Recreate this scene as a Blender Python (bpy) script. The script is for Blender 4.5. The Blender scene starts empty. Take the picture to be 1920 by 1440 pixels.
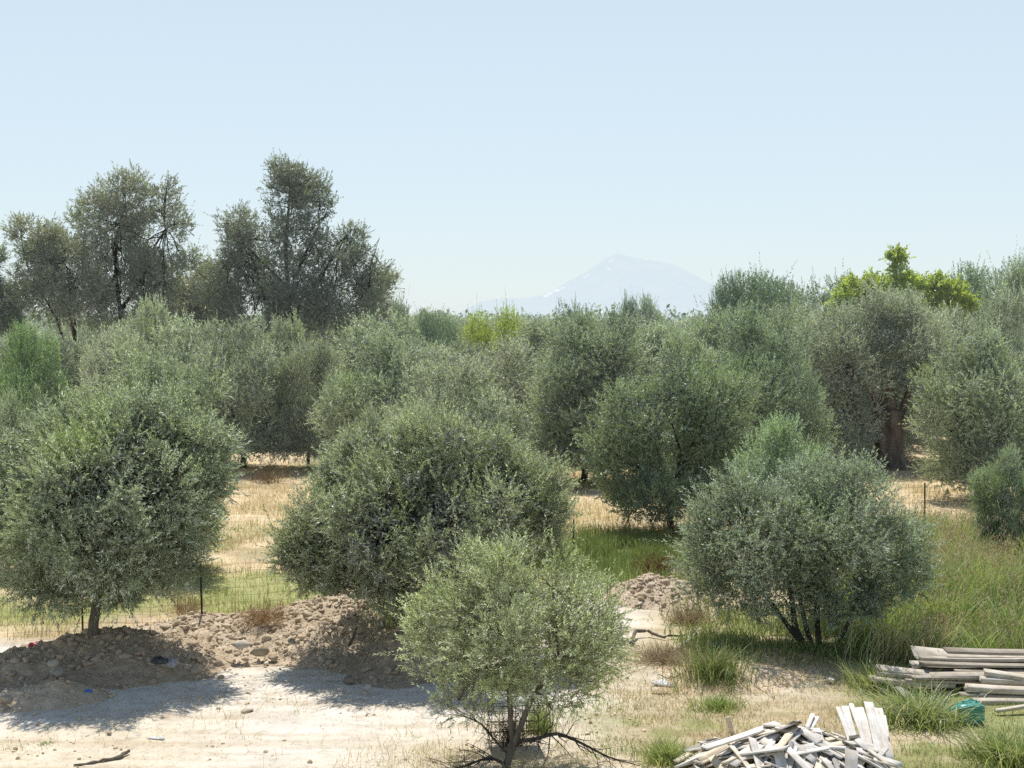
import bpy, math, random
import numpy as np
from mathutils import Vector, Matrix

rnd = random.Random(7)
R = math.radians
scene = bpy.context.scene
col = scene.collection

# ------------------------------------------------------------------ camera
CAM_H, F, CX, CY, HOR = 6.0, 2600.0, 960.0, 720.0, 600.0
PITCH = math.atan((CY - HOR) / F)          # looking slightly down
cam_d = bpy.data.cameras.new("camera")
cam_d.sensor_width = 36.0
cam_d.lens = 36.0 * F / 1920.0
cam_d.clip_start, cam_d.clip_end = 0.1, 80000.0
cam = bpy.data.objects.new("camera", cam_d)
cam.location = (0, 0, CAM_H)
cam.rotation_euler = (math.pi / 2 - PITCH, 0, 0)
col.objects.link(cam)
scene.camera = cam
_c, _s = math.cos(PITCH), math.sin(PITCH)


def ray(px, py):
    u, v = (px - CX) / F, (CY - py) / F
    return np.array([u, _c + v * _s, -_s + v * _c])


def at(px, py, Y):
    d = ray(px, py)
    return np.array([0, 0, CAM_H]) + d * (Y / d[1])


def gp(px, py, z=0.0):
    d = ray(px, py)
    return np.array([0, 0, CAM_H]) + d * ((z - CAM_H) / d[2])


# ------------------------------------------------------------------ noise
def _hash(ix, iy, iz, seed):
    n = (ix * 374761393 + iy * 668265263 + iz * 2147483647 + seed * 1274126177) & 0xFFFFFFFF
    n = ((n ^ (n >> 13)) * 1274126177) & 0xFFFFFFFF
    n = n ^ (n >> 16)
    return (n & 0xFFFF) / 65535.0


def norm(v):
    return v / (np.linalg.norm(v, axis=-1, keepdims=True) + 1e-9)


def vnoise(x, y, z=None, seed=0):
    x = np.asarray(x, float); y = np.asarray(y, float)
    z = np.zeros_like(x) if z is None else np.asarray(z, float)
    ix, iy, iz = np.floor(x).astype(np.int64), np.floor(y).astype(np.int64), np.floor(z).astype(np.int64)
    fx, fy, fz = x - ix, y - iy, z - iz
    fx, fy, fz = (f * f * (3 - 2 * f) for f in (fx, fy, fz))
    out = 0
    for dx in (0, 1):
        for dy in (0, 1):
            for dz in (0, 1):
                w = (fx if dx else 1 - fx) * (fy if dy else 1 - fy) * (fz if dz else 1 - fz)
                out = out + w * _hash(ix + dx, iy + dy, iz + dz, seed)
    return out


def fbm(x, y, z=None, seed=0, o=4, g=0.5):
    a, t, f, s = 1.0, 0.0, 1.0, 0.0
    for k in range(o):
        t = t + a * vnoise(np.asarray(x) * f, np.asarray(y) * f, None if z is None else np.asarray(z) * f, seed + k * 17)
        s += a; a *= g; f *= 2.03
    return t / s


def sstep(a, b, x):
    t = np.clip((x - a) / (b - a), 0, 1)
    return t * t * (3 - 2 * t)


# ------------------------------------------------------------------ mesh helpers
def mesh_np(name, V, faces, mats, tint=None, midx=None, smooth=False):
    """faces: list of (n,k) int arrays."""
    me = bpy.data.meshes.new(name)
    V = np.ascontiguousarray(V, dtype=np.float32)
    me.vertices.add(len(V)); me.vertices.foreach_set("co", V.ravel())
    faces = [np.asarray(f, dtype=np.int32) for f in faces if len(f)]
    nl = sum(f.size for f in faces); nf = sum(len(f) for f in faces)
    me.loops.add(nl); me.polygons.add(nf)
    me.loops.foreach_set("vertex_index", np.concatenate([f.ravel() for f in faces]))
    tot = np.concatenate([np.full(len(f), f.shape[1], np.int32) for f in faces])
    me.polygons.foreach_set("loop_start", np.concatenate([[0], np.cumsum(tot)[:-1]]).astype(np.int32))
    me.polygons.foreach_set("loop_total", tot)
    if midx is not None:
        me.polygons.foreach_set("material_index", np.asarray(midx, np.int32))
    if smooth:
        me.polygons.foreach_set("use_smooth", np.ones(nf, bool))
    for m in (mats if isinstance(mats, (list, tuple)) else [mats]):
        me.materials.append(m)
    if tint is not None:
        a = me.attributes.new("tint", 'FLOAT_COLOR', 'POINT')
        t = np.ones((len(V), 4), np.float32); t[:, :tint.shape[1]] = tint
        a.data.foreach_set("color", t.ravel())
    me.update(calc_edges=True)
    return me


def link(name, me, parent=None, loc=(0, 0, 0)):
    o = bpy.data.objects.new(name, me)
    col.objects.link(o)
    o.location = loc
    if parent is not None:
        o.parent = parent
    return o


def tag(o, label=None, cat=None, group=None, kind=None):
    if label: o["label"] = label
    if cat: o["category"] = cat
    if group: o["group"] = group
    if kind: o["kind"] = kind
    return o


def empty(name, loc, rz=0.0):
    o = bpy.data.objects.new(name, None)
    o.empty_display_size = 0.2
    o.location = loc; o.rotation_euler = (0, 0, rz)
    col.objects.link(o)
    return o


def tubes(polys, k=6, seed=0, rough=0.0):
    """polys: list of (points (n,3), radii (n,)) -> verts, faces(quads)"""
    rs = np.random.RandomState(seed)
    VV, FF, off = [], [], 0
    ang = np.linspace(0, 2 * math.pi, k, endpoint=False)
    for P, r in polys:
        P = np.asarray(P, float); r = np.asarray(r, float); n = len(P)
        T = np.gradient(P, axis=0); T /= np.linalg.norm(T, axis=1)[:, None] + 1e-9
        ref = np.array([1.0, 0, 0]) if abs(T[0][0]) < 0.8 else np.array([0, 1.0, 0])
        A = np.cross(T, ref); A /= np.linalg.norm(A, axis=1)[:, None] + 1e-9
        B = np.cross(T, A)
        rr = r[:, None] * (1 + rough * (rs.rand(n, k) - 0.5))
        ring = P[:, None, :] + rr[..., None] * (np.cos(ang)[None, :, None] * A[:, None, :] + np.sin(ang)[None, :, None] * B[:, None, :])
        VV.append(ring.reshape(-1, 3))
        i = np.arange(n - 1)[:, None] * k; j = np.arange(k)[None, :]; j2 = (j + 1) % k
        q = np.stack([i + j, i + j2, i + k + j2, i + k + j], -1).reshape(-1, 4) + off
        FF.append(q); off += n * k
    return np.concatenate(VV), np.concatenate(FF)


def grow(a, b, r0, r1, n=6, wob=0.1, rs=None, sag=0.0):
    a, b = np.asarray(a, float), np.asarray(b, float)
    t = np.linspace(0, 1, n)[:, None]
    P = a + (b - a) * t
    L = np.linalg.norm(b - a)
    w = (rs.rand(n, 3) - 0.5) * wob * L * 2
    w[0] = 0; w[-1] *= 0.3
    w = (w + np.roll(w, 1, 0)) / 2; w[0] = 0
    P = P + w
    P[:, 2] += sag * L * (4 * t[:, 0] * (1 - t[:, 0]))
    return P, r0 + (r1 - r0) * t[:, 0]


# ------------------------------------------------------------------ materials
def new_mat(name):
    m = bpy.data.materials.new(name); m.use_nodes = True
    m.cycles.emission_sampling = 'NONE'
    nt = m.node_tree; nt.nodes.clear()
    return m, nt, nt.nodes, nt.links


def N(nodes, t, **kw):
    n = nodes.new(t)
    for k, v in kw.items():
        if k in n.inputs.keys():
            n.inputs[k].default_value = v
        else:
            setattr(n, k, v)
    return n


def ramp(nodes, stops, interp='LINEAR'):
    n = nodes.new('ShaderNodeValToRGB'); cr = n.color_ramp; cr.interpolation = interp
    while len(cr.elements) < len(stops): cr.elements.new(0.5)
    for e, (p, c) in zip(cr.elements, stops):
        e.position = p; e.color = (*c, 1)
    return n


def mixrgb(nodes, links, a, b, fac, mode='MIX'):
    n = nodes.new('ShaderNodeMix'); n.data_type = 'RGBA'; n.blend_type = mode
    n.clamp_result = False
    for s, v in ((n.inputs[0], fac), (n.inputs[6], a), (n.inputs[7], b)):
        if hasattr(v, 'is_linked'): links.new(v, s)
        elif isinstance(v, (tuple, list)): s.default_value = (*v, 1)
        else: s.default_value = v
    return n.outputs[2]


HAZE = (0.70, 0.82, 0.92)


def leaf_material(name, top, bot, transl=0.22, spec=0.45, rough=0.42, haze=True):
    """tint attr: x = brightness of the shoot, y = young/yellow, z = dryness"""
    m, nt, nd, lk = new_mat(name)
    at_ = N(nd, 'ShaderNodeAttribute', attribute_name="tint")
    sep = N(nd, 'ShaderNodeSeparateColor'); lk.new(at_.outputs['Color'], sep.inputs[0])
    geo = N(nd, 'ShaderNodeNewGeometry')
    oi = N(nd, 'ShaderNodeObjectInfo')
    base = mixrgb(nd, lk, top, bot, geo.outputs['Backfacing'])
    base = mixrgb(nd, lk, base, (0.37, 0.42, 0.20), sep.outputs[1])
    base = mixrgb(nd, lk, base, (0.25, 0.19, 0.13), sep.outputs[2])
    vm = N(nd, 'ShaderNodeMath', operation='MULTIPLY_ADD'); lk.new(sep.outputs[0], vm.inputs[0]); vm.inputs[1].default_value = 0.9; vm.inputs[2].default_value = 0.55
    comb = N(nd, 'ShaderNodeCombineColor')
    for i in range(3): lk.new(vm.outputs[0], comb.inputs[i])
    base = mixrgb(nd, lk, base, comb.outputs[0], 1.0, 'MULTIPLY')
    base = mixrgb(nd, lk, base, oi.outputs['Color'], 1.0, 'MULTIPLY')
    bs = N(nd, 'ShaderNodeBsdfPrincipled', Roughness=rough)
    bs.inputs['Specular IOR Level'].default_value = spec
    lk.new(base, bs.inputs['Base Color'])
    tr = N(nd, 'ShaderNodeBsdfTranslucent')
    tc = mixrgb(nd, lk, base, (1.5, 1.7, 0.7), 1.0, 'MULTIPLY'); lk.new(tc, tr.inputs['Color'])
    mx = N(nd, 'ShaderNodeMixShader'); mx.inputs[0].default_value = transl
    lk.new(bs.outputs[0], mx.inputs[1]); lk.new(tr.outputs[0], mx.inputs[2])
    out = N(nd, 'ShaderNodeOutputMaterial')
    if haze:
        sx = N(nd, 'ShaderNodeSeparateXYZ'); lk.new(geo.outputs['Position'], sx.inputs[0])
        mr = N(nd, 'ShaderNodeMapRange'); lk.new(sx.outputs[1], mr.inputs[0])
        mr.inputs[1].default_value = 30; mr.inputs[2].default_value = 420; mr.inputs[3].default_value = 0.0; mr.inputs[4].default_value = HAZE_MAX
        em = N(nd, 'ShaderNodeEmission', Strength=0.75); em.inputs[0].default_value = (*HAZE, 1)  # distance haze put into the leaves as a faint glow
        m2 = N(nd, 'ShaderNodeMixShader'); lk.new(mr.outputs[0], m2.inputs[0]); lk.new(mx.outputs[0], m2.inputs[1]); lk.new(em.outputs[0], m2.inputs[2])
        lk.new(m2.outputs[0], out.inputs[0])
    else:
        lk.new(mx.outputs[0], out.inputs[0])
    return m


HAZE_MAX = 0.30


def simple_mat(name, c1, c2, scale=8.0, rough=0.85, bump=0.3, stretch=(1, 1, 1), spec=0.2, detail=6, obj_coord=True, bdist=0.02):
    m, nt, nd, lk = new_mat(name)
    tc = N(nd, 'ShaderNodeTexCoord')
    mp = N(nd, 'ShaderNodeMapping'); mp.inputs['Scale'].default_value = stretch
    lk.new(tc.outputs['Object' if obj_coord else 'Generated'], mp.inputs[0])
    no = N(nd, 'ShaderNodeTexNoise', Scale=scale, Detail=detail); no.inputs['Roughness'].default_value = 0.65
    lk.new(mp.outputs[0], no.inputs['Vector'])
    rp = ramp(nd, [(0.3, c1), (0.7, c2)]); lk.new(no.outputs[0], rp.inputs[0])
    oi = N(nd, 'ShaderNodeObjectInfo')
    base = mixrgb(nd, lk, rp.outputs[0], oi.outputs['Color'], 1.0, 'MULTIPLY')
    bs = N(nd, 'ShaderNodeBsdfPrincipled', Roughness=rough); bs.inputs['Specular IOR Level'].default_value = spec
    lk.new(base, bs.inputs['Base Color'])
    if bump:
        bp = N(nd, 'ShaderNodeBump', Strength=bump, Distance=bdist); lk.new(no.outputs[0], bp.inputs['Height']); lk.new(bp.outputs[0], bs.inputs['Normal'])
    out = N(nd, 'ShaderNodeOutputMaterial'); lk.new(bs.outputs[0], out.inputs[0])
    return m


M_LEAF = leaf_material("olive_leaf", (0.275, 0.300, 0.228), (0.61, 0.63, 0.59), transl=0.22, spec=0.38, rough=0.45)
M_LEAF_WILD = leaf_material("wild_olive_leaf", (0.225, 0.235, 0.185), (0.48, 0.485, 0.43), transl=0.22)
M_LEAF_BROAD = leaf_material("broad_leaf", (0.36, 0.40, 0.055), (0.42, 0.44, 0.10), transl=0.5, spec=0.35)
M_BARK = simple_mat("olive_bark", (0.10, 0.082, 0.062), (0.24, 0.205, 0.165), scale=14, bump=0.8, stretch=(1, 1, 0.3))
M_BARK_DARK = simple_mat("dark_bark", (0.05, 0.042, 0.035), (0.13, 0.11, 0.09), scale=14, bump=0.8, stretch=(1, 1, 0.3))
M_BARK_OLD = simple_mat("ancient_bark", (0.085, 0.070, 0.058), (0.27, 0.22, 0.18), scale=5, bump=1.0, stretch=(1, 1, 0.25), bdist=0.08)
M_TWIG = simple_mat("twig", (0.10, 0.085, 0.06), (0.17, 0.15, 0.11), scale=20, bump=0)
M_RUST = simple_mat("rusty_iron", (0.09, 0.045, 0.028), (0.18, 0.10, 0.06), scale=30, rough=0.8, bump=0.2, bdist=0.003)
M_SOIL = simple_mat("dug_soil", (0.41, 0.315, 0.215), (0.68, 0.565, 0.42), scale=6, rough=0.95, bump=1.0, bdist=0.05, detail=10)
M_CLOD = simple_mat("soil_clod", (0.45, 0.35, 0.24), (0.66, 0.55, 0.415), scale=7, rough=0.95, bump=0.7, bdist=0.03)
M_ROCK = simple_mat("limestone", (0.42, 0.37, 0.29), (0.62, 0.56, 0.47), scale=6, rough=0.9, bump=0.6, bdist=0.03)


def wood_mat():
    m, nt, nd, lk = new_mat("weathered_wood")
    tc = N(nd, 'ShaderNodeTexCoord')
    oi = N(nd, 'ShaderNodeObjectInfo')
    mp = N(nd, 'ShaderNodeMapping'); mp.inputs['Scale'].default_value = (0.9, 14, 14)
    lk.new(tc.outputs['Object'], mp.inputs[0])
    ad = N(nd, 'ShaderNodeVectorMath', operation='ADD'); lk.new(mp.outputs[0], ad.inputs[0])
    cb = N(nd, 'ShaderNodeCombineXYZ'); ml = N(nd, 'ShaderNodeMath', operation='MULTIPLY'); lk.new(oi.outputs['Random'], ml.inputs[0]); ml.inputs[1].default_value = 50
    for i in range(3): lk.new(ml.outputs[0], cb.inputs[i])
    lk.new(cb.outputs[0], ad.inputs[1])
    no = N(nd, 'ShaderNodeTexNoise', Scale=3.0, Detail=8); no.inputs['Roughness'].default_value = 0.7
    lk.new(ad.outputs[0], no.inputs['Vector'])
    rp = ramp(nd, [(0.25, (0.32, 0.285, 0.24)), (0.42, (0.66, 0.63, 0.58)), (0.72, (0.83, 0.805, 0.76))]); lk.new(no.outputs[0], rp.inputs[0])
    n2 = N(nd, 'ShaderNodeTexNoise', Scale=5.0, Detail=4); lk.new(tc.outputs['Object'], n2.inputs['Vector'])
    rp2 = ramp(nd, [(0.35, (0.72, 0.66, 0.58)), (0.6, (1, 1, 1))]); lk.new(n2.outputs[0], rp2.inputs[0])
    base = mixrgb(nd, lk, rp.outputs[0], rp2.outputs[0], 0.8, 'MULTIPLY')
    base = mixrgb(nd, lk, base, oi.outputs['Color'], 1.0, 'MULTIPLY')
    bs = N(nd, 'ShaderNodeBsdfPrincipled', Roughness=0.85); bs.inputs['Specular IOR Level'].default_value = 0.15
    lk.new(base, bs.inputs['Base Color'])
    bp = N(nd, 'ShaderNodeBump', Strength=0.5, Distance=0.006); lk.new(no.outputs[0], bp.inputs['Height']); lk.new(bp.outputs[0], bs.inputs['Normal'])
    out = N(nd, 'ShaderNodeOutputMaterial'); lk.new(bs.outputs[0], out.inputs[0])
    return m


M_WOOD = wood_mat()


def grass_mat(name, rough=0.5):
    m, nt, nd, lk = new_mat(name)
    a = N(nd, 'ShaderNodeAttribute', attribute_name="tint")
    bs = N(nd, 'ShaderNodeBsdfPrincipled', Roughness=rough); bs.inputs['Specular IOR Level'].default_value = 0.3
    lk.new(a.outputs['Color'], bs.inputs['Base Color'])
    tr = N(nd, 'ShaderNodeBsdfTranslucent'); tc = mixrgb(nd, lk, a.outputs['Color'], (1.25, 1.3, 0.9), 1.0, 'MULTIPLY'); lk.new(tc, tr.inputs[0])
    mx = N(nd, 'ShaderNodeMixShader'); mx.inputs[0].default_value = 0.35
    lk.new(bs.outputs[0], mx.inputs[1]); lk.new(tr.outputs[0], mx.inputs[2])
    out = N(nd, 'ShaderNodeOutputMaterial'); lk.new(mx.outputs[0], out.inputs[0])
    return m


M_GRASS = grass_mat("grass_blade")

# ------------------------------------------------------------------ terrain
# soil heaps: cx, cy, height, rx, ry, rot
FOOT = lambda px, py: gp(px, py)[:2]
HEAPS = {
    'left': [(-7.1, 23.9, 0.66, 1.5, 1.35, 0.0), (-8.4, 23.1, 0.26, 1.2, 0.9, 0), (-5.9, 24.2, 0.32, 1.0, 1.0, 0)],
    'bank': [(-6.0, 25.9, 0.34, 1.5, 0.9, 0), (-4.6, 25.8, 0.36, 1.7, 1.4, 0), (-3.1, 26.3, 0.80, 1.5, 1.9, 0.1), (-3.9, 24.9, 0.16, 1.8, 1.1, 0), (-2.2, 25.8, 0.42, 1.0, 1.1, 0)],
    'shaded': [(-1.85, 23.85, 0.60, 0.95, 1.05, 0), (-1.1, 24.1, 0.5, 0.95, 0.95, 0)],
    'clod': [(2.85, 29.6, 0.5, 0.8, 0.9, 0), (3.7, 29.3, 0.34, 1.1, 1.0, 0)],
    'front': [(-7.2, 21.75, 0.30, 0.6, 0.5, 0.2), (-7.9, 21.4, 0.16, 0.7, 0.5, 0)],
    'sandy': [(3.75, 23.2, 0.20, 1.0, 0.9, 0), (4.2, 24.3, 0.22, 0.6, 0.5, 0), (3.3, 22.6, 0.1, 0.8, 0.6, 0)],
}


def heap_h(x, y, key):
    h = np.zeros_like(np.asarray(x, float))
    for cx, cy, hh, rx, ry, ro in HEAPS[key]:
        dx, dy = x - cx, y - cy
        c, s = math.cos(ro), math.sin(ro)
        q = np.sqrt(((dx * c + dy * s) / rx) ** 2 + ((-dx * s + dy * c) / ry) ** 2)
        wob = 0.78 + 0.5 * fbm(x * 1.7 + cx, y * 1.7, seed=11)
        e = np.clip(1 - (q / wob) / 1.35, 0, 1)
        h = np.maximum(h, hh * (e ** 1.25) * 1.25) if False else h + hh * e ** 1.2 * (1 - np.clip(h / (hh + 0.3), 0, 0.6))
    return h


def base_h(x, y):
    x = np.asarray(x, float); y = np.asarray(y, float)
    z = 0.10 * (fbm(x / 7, y / 7, seed=3) - 0.5) + 0.035 * (fbm(x / 0.9, y / 0.9, seed=5) - 0.5)
    return z * np.exp(-np.maximum(y - 60, 0) / 60.0)


def ground_h(x, y):
    z = base_h(x, y)
    for k in HEAPS: z = np.maximum(z, z + heap_h(np.asarray(x, float), np.asarray(y, float), k))
    return z


def gz(x, y):
    return float(ground_h(np.array([x]), np.array([y]))[0])


def grounded(px, py):
    p = gp(px, py)
    for _ in range(3):
        p = gp(px, py, gz(p[0], p[1]))
    return p


# region colours of the ground -------------------------------------------------
def ground_color(x, y):
    n1 = fbm(x / 2.2, y / 2.2, seed=21); n2 = fbm(x / 0.55, y / 0.55, seed=22); n3 = fbm(x / 5.0, y / 5.0, seed=23)
    dirt = np.array([0.74, 0.685, 0.595]); straw = np.array([0.58, 0.485, 0.325]); green = np.array([0.17, 0.205, 0.065]); brown = np.array([0.38, 0.305, 0.20]); dgreen = np.array([0.07, 0.10, 0.025])
    fence_y = np.interp(x, [-14, -6, -2, 1.4, 4.4, 11, 30], [25.4, 26.1, 27.5, 31.6, 34.4, 39, 48])
    far = sstep(-0.7, 0.5, y - fence_y + (n1 - 0.5) * 1.2)
    # yard
    rightside = sstep(0.3, 2.2, x + (n1 - 0.5) * 2.2 - (y - 19) * 0.12)
    leftdry = sstep(0.50, 0.62, n1) * sstep(-2.5, -5.5, x) * sstep(22.0, 19.5, y)
    c = dirt[None] * (0.86 + 0.28 * n2[:, None])
    c = c + (straw * 1.1 - c) * (leftdry * 0.55)[:, None]
    yard_r = straw * 0.95 * (0.8 + 0.4 * n2[:, None])
    gr = sstep(0.47, 0.60, n1 * 0.6 + n2 * 0.4 + 0.035 * np.clip(x - 4, -2, 4))
    yard_r = yard_r + (green * 1.35 - yard_r) * (gr * 0.75)[:, None]
    dp = np.exp(-(((x - 3.7) / 1.3) ** 2 + ((y - 22.9) / 0.9) ** 2))
    yard_r = yard_r + (dirt * 1.0 - yard_r) * np.clip(dp * 1.3, 0, 1)[:, None]
    c = c + (yard_r - c) * rightside[:, None]
    # front dry patch round the near tree
    fd = np.exp(-(((x + 0.3) / 1.7) ** 2 + ((y - 18.6) / 1.3) ** 2)) * (0.5 + n2)
    c = c + (straw * 0.95 - c) * np.clip(fd, 0, 1)[:, None] * 0.8
    # field
    f = straw * (0.9 + 0.45 * n2[:, None]) * np.array([1.06, 1.02, 1.0])
    fb = sstep(0.52, 0.66, n1); f = f + (brown - f) * (fb * 0.55)[:, None]
    fg = sstep(0.41, 0.56, n3 * .7 + n1 * .3) * sstep(44, 32, y) * sstep(26, 28, y); f = f + (green * 1.7 - f) * (fg * 0.75)[:, None]
    gpatch = np.exp(-(((x - 2.6) / 1.9) ** 2 + ((y - 34.0) / 3.2) ** 2)); f = f + (green * 0.9 - f) * np.clip(gpatch * 1.6, 0, 1)[:, None]
    c = c + (f - c) * far[:, None]
    # green right corner
    rg = sstep(5.6, 7.2, x - (y - 24) * 0.10 + (n1 - 0.5) * 1.0) * sstep(22.5, 24.5, y) * (1 - sstep(38, 40, y))
    c = c + (dgreen * 1.2 - c) * (rg * 0.9)[:, None]
    gl = sstep(120, 400, y)
    c = c + (np.array([0.10, 0.12, 0.06]) - c) * gl[:, None]
    return np.clip(c, 0.01, 0.9)


def ground_material():
    m, nt, nd, lk = new_mat("ground_earth")
    a = N(nd, 'ShaderNodeAttribute', attribute_name="tint")
    tc = N(nd, 'ShaderNodeTexCoord')
    n1 = N(nd, 'ShaderNodeTexNoise', Scale=3.2, Detail=14); n1.inputs['Roughness'].default_value = 0.72
    lk.new(tc.outputs['Object'], n1.inputs['Vector'])
    n2 = N(nd, 'ShaderNodeTexNoise', Scale=45.0, Detail=4); lk.new(tc.outputs['Object'], n2.inputs['Vector'])
    r1 = ramp(nd, [(0.30, (0.72, 0.68, 0.62)), (0.5, (1.0, 1.0, 1.0)), (0.75, (1.10, 1.10, 1.10))]); lk.new(n1.outputs[0], r1.inputs[0])
    r2 = ramp(nd, [(0.33, (0.80, 0.77, 0.72)), (0.5, (1, 1, 1))]); lk.new(n2.outputs[0], r2.inputs[0])
    b = mixrgb(nd, lk, a.outputs['Color'], r1.outputs[0], 1.0, 'MULTIPLY')
    b = mixrgb(nd, lk, b, r2.outputs[0], 0.7, 'MULTIPLY')
    mpt = N(nd, 'ShaderNodeMapping'); mpt.inputs['Scale'].default_value = (0.22, 2.6, 1); mpt.inputs['Rotation'].default_value = (0, 0, 0.16); lk.new(tc.outputs['Object'], mpt.inputs[0])
    n3 = N(nd, 'ShaderNodeTexNoise', Scale=1.0, Detail=6); lk.new(mpt.outputs[0], n3.inputs['Vector'])          # faint wheel-worn streaks
    r3 = ramp(nd, [(0.36, (0.84, 0.80, 0.74)), (0.52, (1, 1, 1)), (0.7, (1.05, 1.05, 1.06))]); lk.new(n3.outputs[0], r3.inputs[0])
    b = mixrgb(nd, lk, b, r3.outputs[0], 0.9, 'MULTIPLY')
    bs = N(nd, 'ShaderNodeBsdfPrincipled', Roughness=0.95); bs.inputs['Specular IOR Level'].default_value = 0.1
    lk.new(b, bs.inputs['Base Color'])
    bp = N(nd, 'ShaderNodeBump', Strength=0.7, Distance=0.06); lk.new(n1.outputs[0], bp.inputs['Height'])
    bp2 = N(nd, 'ShaderNodeBump', Strength=0.4, Distance=0.015); lk.new(n2.outputs[0], bp2.inputs['Height']); lk.new(bp.outputs[0], bp2.inputs['Normal'])
    lk.new(bp2.outputs[0], bs.inputs['Normal'])
    out = N(nd, 'ShaderNodeOutputMaterial'); lk.new(bs.outputs[0], out.inputs[0])
    return m


def grid_faces(nr, nc):
    i = np.arange(nr - 1)[:, None] * nc; j = np.arange(nc - 1)[None, :]
    return np.stack([i + j, i + j + 1, i + nc + j + 1, i + nc + j], -1).reshape(-1, 4)


ys = np.concatenate([np.linspace(-60, 12, 20, endpoint=False), np.linspace(12, 45, 330, endpoint=False), np.linspace(45, 90, 90, endpoint=False), np.geomspace(90, 45000, 60)])
us = np.sign(np.linspace(-1, 1, 301)) * np.abs(np.linspace(-1, 1, 301)) ** 1.3
gx, gy = np.meshgrid(us, ys)
half = 18 + 0.75 * np.maximum(gy, 0)
gx = gx * half
fx, fy = gx.ravel(), gy.ravel()
gv = np.stack([fx, fy, base_h(fx, fy)], 1)
M_GROUND = ground_material()
ground = link("ground", mesh_np("ground", gv, [grid_faces(len(ys), len(us))], M_GROUND, ground_color(fx, fy), smooth=True))
tag(ground, kind="structure")

# ------------------------------------------------------------------ soil heaps (real dug-earth heaps lying on the yard)
_ICO = {}


def ico(lvl=2):
    if lvl not in _ICO:
        import bmesh
        bm = bmesh.new(); bmesh.ops.create_icosphere(bm, subdivisions=lvl, radius=1.0)
        _ICO[lvl] = (np.array([v.co[:] for v in bm.verts]), np.array([[v.index for v in f.verts] for f in bm.faces])); bm.free()
    return _ICO[lvl]


def stones_mesh(name, P, S, mat, seed=0, flat=0.75, smooth=True):
    rs = np.random.RandomState(seed)
    VV, FF, TT, off0 = [], [], [], 0
    for lvl, sel in ((1, S < 0.022), (2, S >= 0.022)):
        Ps, Ss = P[sel], S[sel]; n = len(Ps)
        if not n: continue
        V0, F0 = ico(lvl); k = len(V0)
        off = rs.rand(n, 1, 3) * 50
        d = V0[None] * (0.40 + 0.95 * vnoise(*(V0[None] * 1.6 + off).transpose(2, 0, 1), seed=seed) + 0.5 * vnoise(*(V0[None] * 4.5 + off).transpose(2, 0, 1), seed=seed + 5))[..., None]
        if lvl == 2:
            for _ in range(7):          # broken faces
                nn = norm(rs.randn(n, 3)); ov = np.maximum((d * nn[:, None]).sum(-1) - (0.45 + 0.25 * rs.rand(n, 1)), 0)
                d = d - ov[..., None] * nn[:, None]
        sc = Ss[:, None] * (0.7 + 0.6 * rs.rand(n, 3)); sc[:, 2] *= flat
        d = d * sc[:, None, :]
        a = rs.rand(n) * 6.28; c, s_ = np.cos(a)[:, None], np.sin(a)[:, None]
        x = d[..., 0] * c - d[..., 1] * s_; y = d[..., 0] * s_ + d[..., 1] * c
        VV.append((np.stack([x, y, d[..., 2]], -1) + Ps[:, None, :]).reshape(-1, 3))
        FF.append((F0[None] + (np.arange(n) * k)[:, None, None]).reshape(-1, 3) + off0); off0 += n * k
    return mesh_np(name, np.concatenate(VV), [np.concatenate(FF)], mat, None, smooth=smooth)


def soil_heap(key, name, label, nclods, smin, smax, seed, col_=(1, 1, 1, 1), step=0.05):
    H = np.array([(h[0], h[1], h[3], h[4]) for h in HEAPS[key]])
    x0, x1 = (H[:, 0] - H[:, 2] * 1.6).min(), (H[:, 0] + H[:, 2] * 1.6).max()
    y0, y1 = (H[:, 1] - H[:, 3] * 1.6).min(), (H[:, 1] + H[:, 3] * 1.6).max()
    nx, ny = int((x1 - x0) / step) + 2, int((y1 - y0) / step) + 2
    X, Y = np.meshgrid(np.linspace(x0, x1, nx), np.linspace(y0, y1, ny))
    x, y = X.ravel(), Y.ravel()
    h = heap_h(x, y, key)
    lump = (fbm(x * 2.6, y * 2.6, seed=seed + 40, o=5, g=0.6) - 0.45) * 0.22 + (vnoise(x * 11, y * 11, seed=seed + 3) - 0.5) * 0.02
    z = base_h(x, y) + h + lump * np.clip(h / 0.18, 0, 1) - 0.03 * (h < 0.01) - 0.012
    keep = h > 0.0
    root = empty(name, (float(H[0, 0]), float(H[0, 1]), 0.0))
    tag(root, label, "soil heap")
    V = np.stack([x - H[0, 0], y - H[0, 1], z], 1)
    Fq = grid_faces(ny, nx)
    Fq = Fq[keep[Fq].any(1)]
    used = np.unique(Fq); remap = np.zeros(len(V), int); remap[used] = np.arange(len(used))
    o = link("earth", mesh_np("earth", V[used], [remap[Fq]], M_SOIL, smooth=True), root); o.color = col_
    # clods: pick points on heap, density by height
    rs = np.random.RandomState(seed)
    idx = np.where(h > 0.015)[0]
    ch = rs.choice(idx, nclods, p=np.clip(h[idx], 0.05, 0.4) ** 0.5 / np.sum(np.clip(h[idx], 0.05, 0.4) ** 0.5))
    S = smin + (smax - smin) * rs.rand(nclods) ** 13
    P = V[ch] + np.stack([(rs.rand(nclods) - 0.5) * step, (rs.rand(nclods) - 0.5) * step, S * 0.02], 1)
    c = link("clods", stones_mesh("clods", P, S, M_CLOD, seed), root); c["kind"] = "stuff"; c.color = col_
    return root


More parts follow.
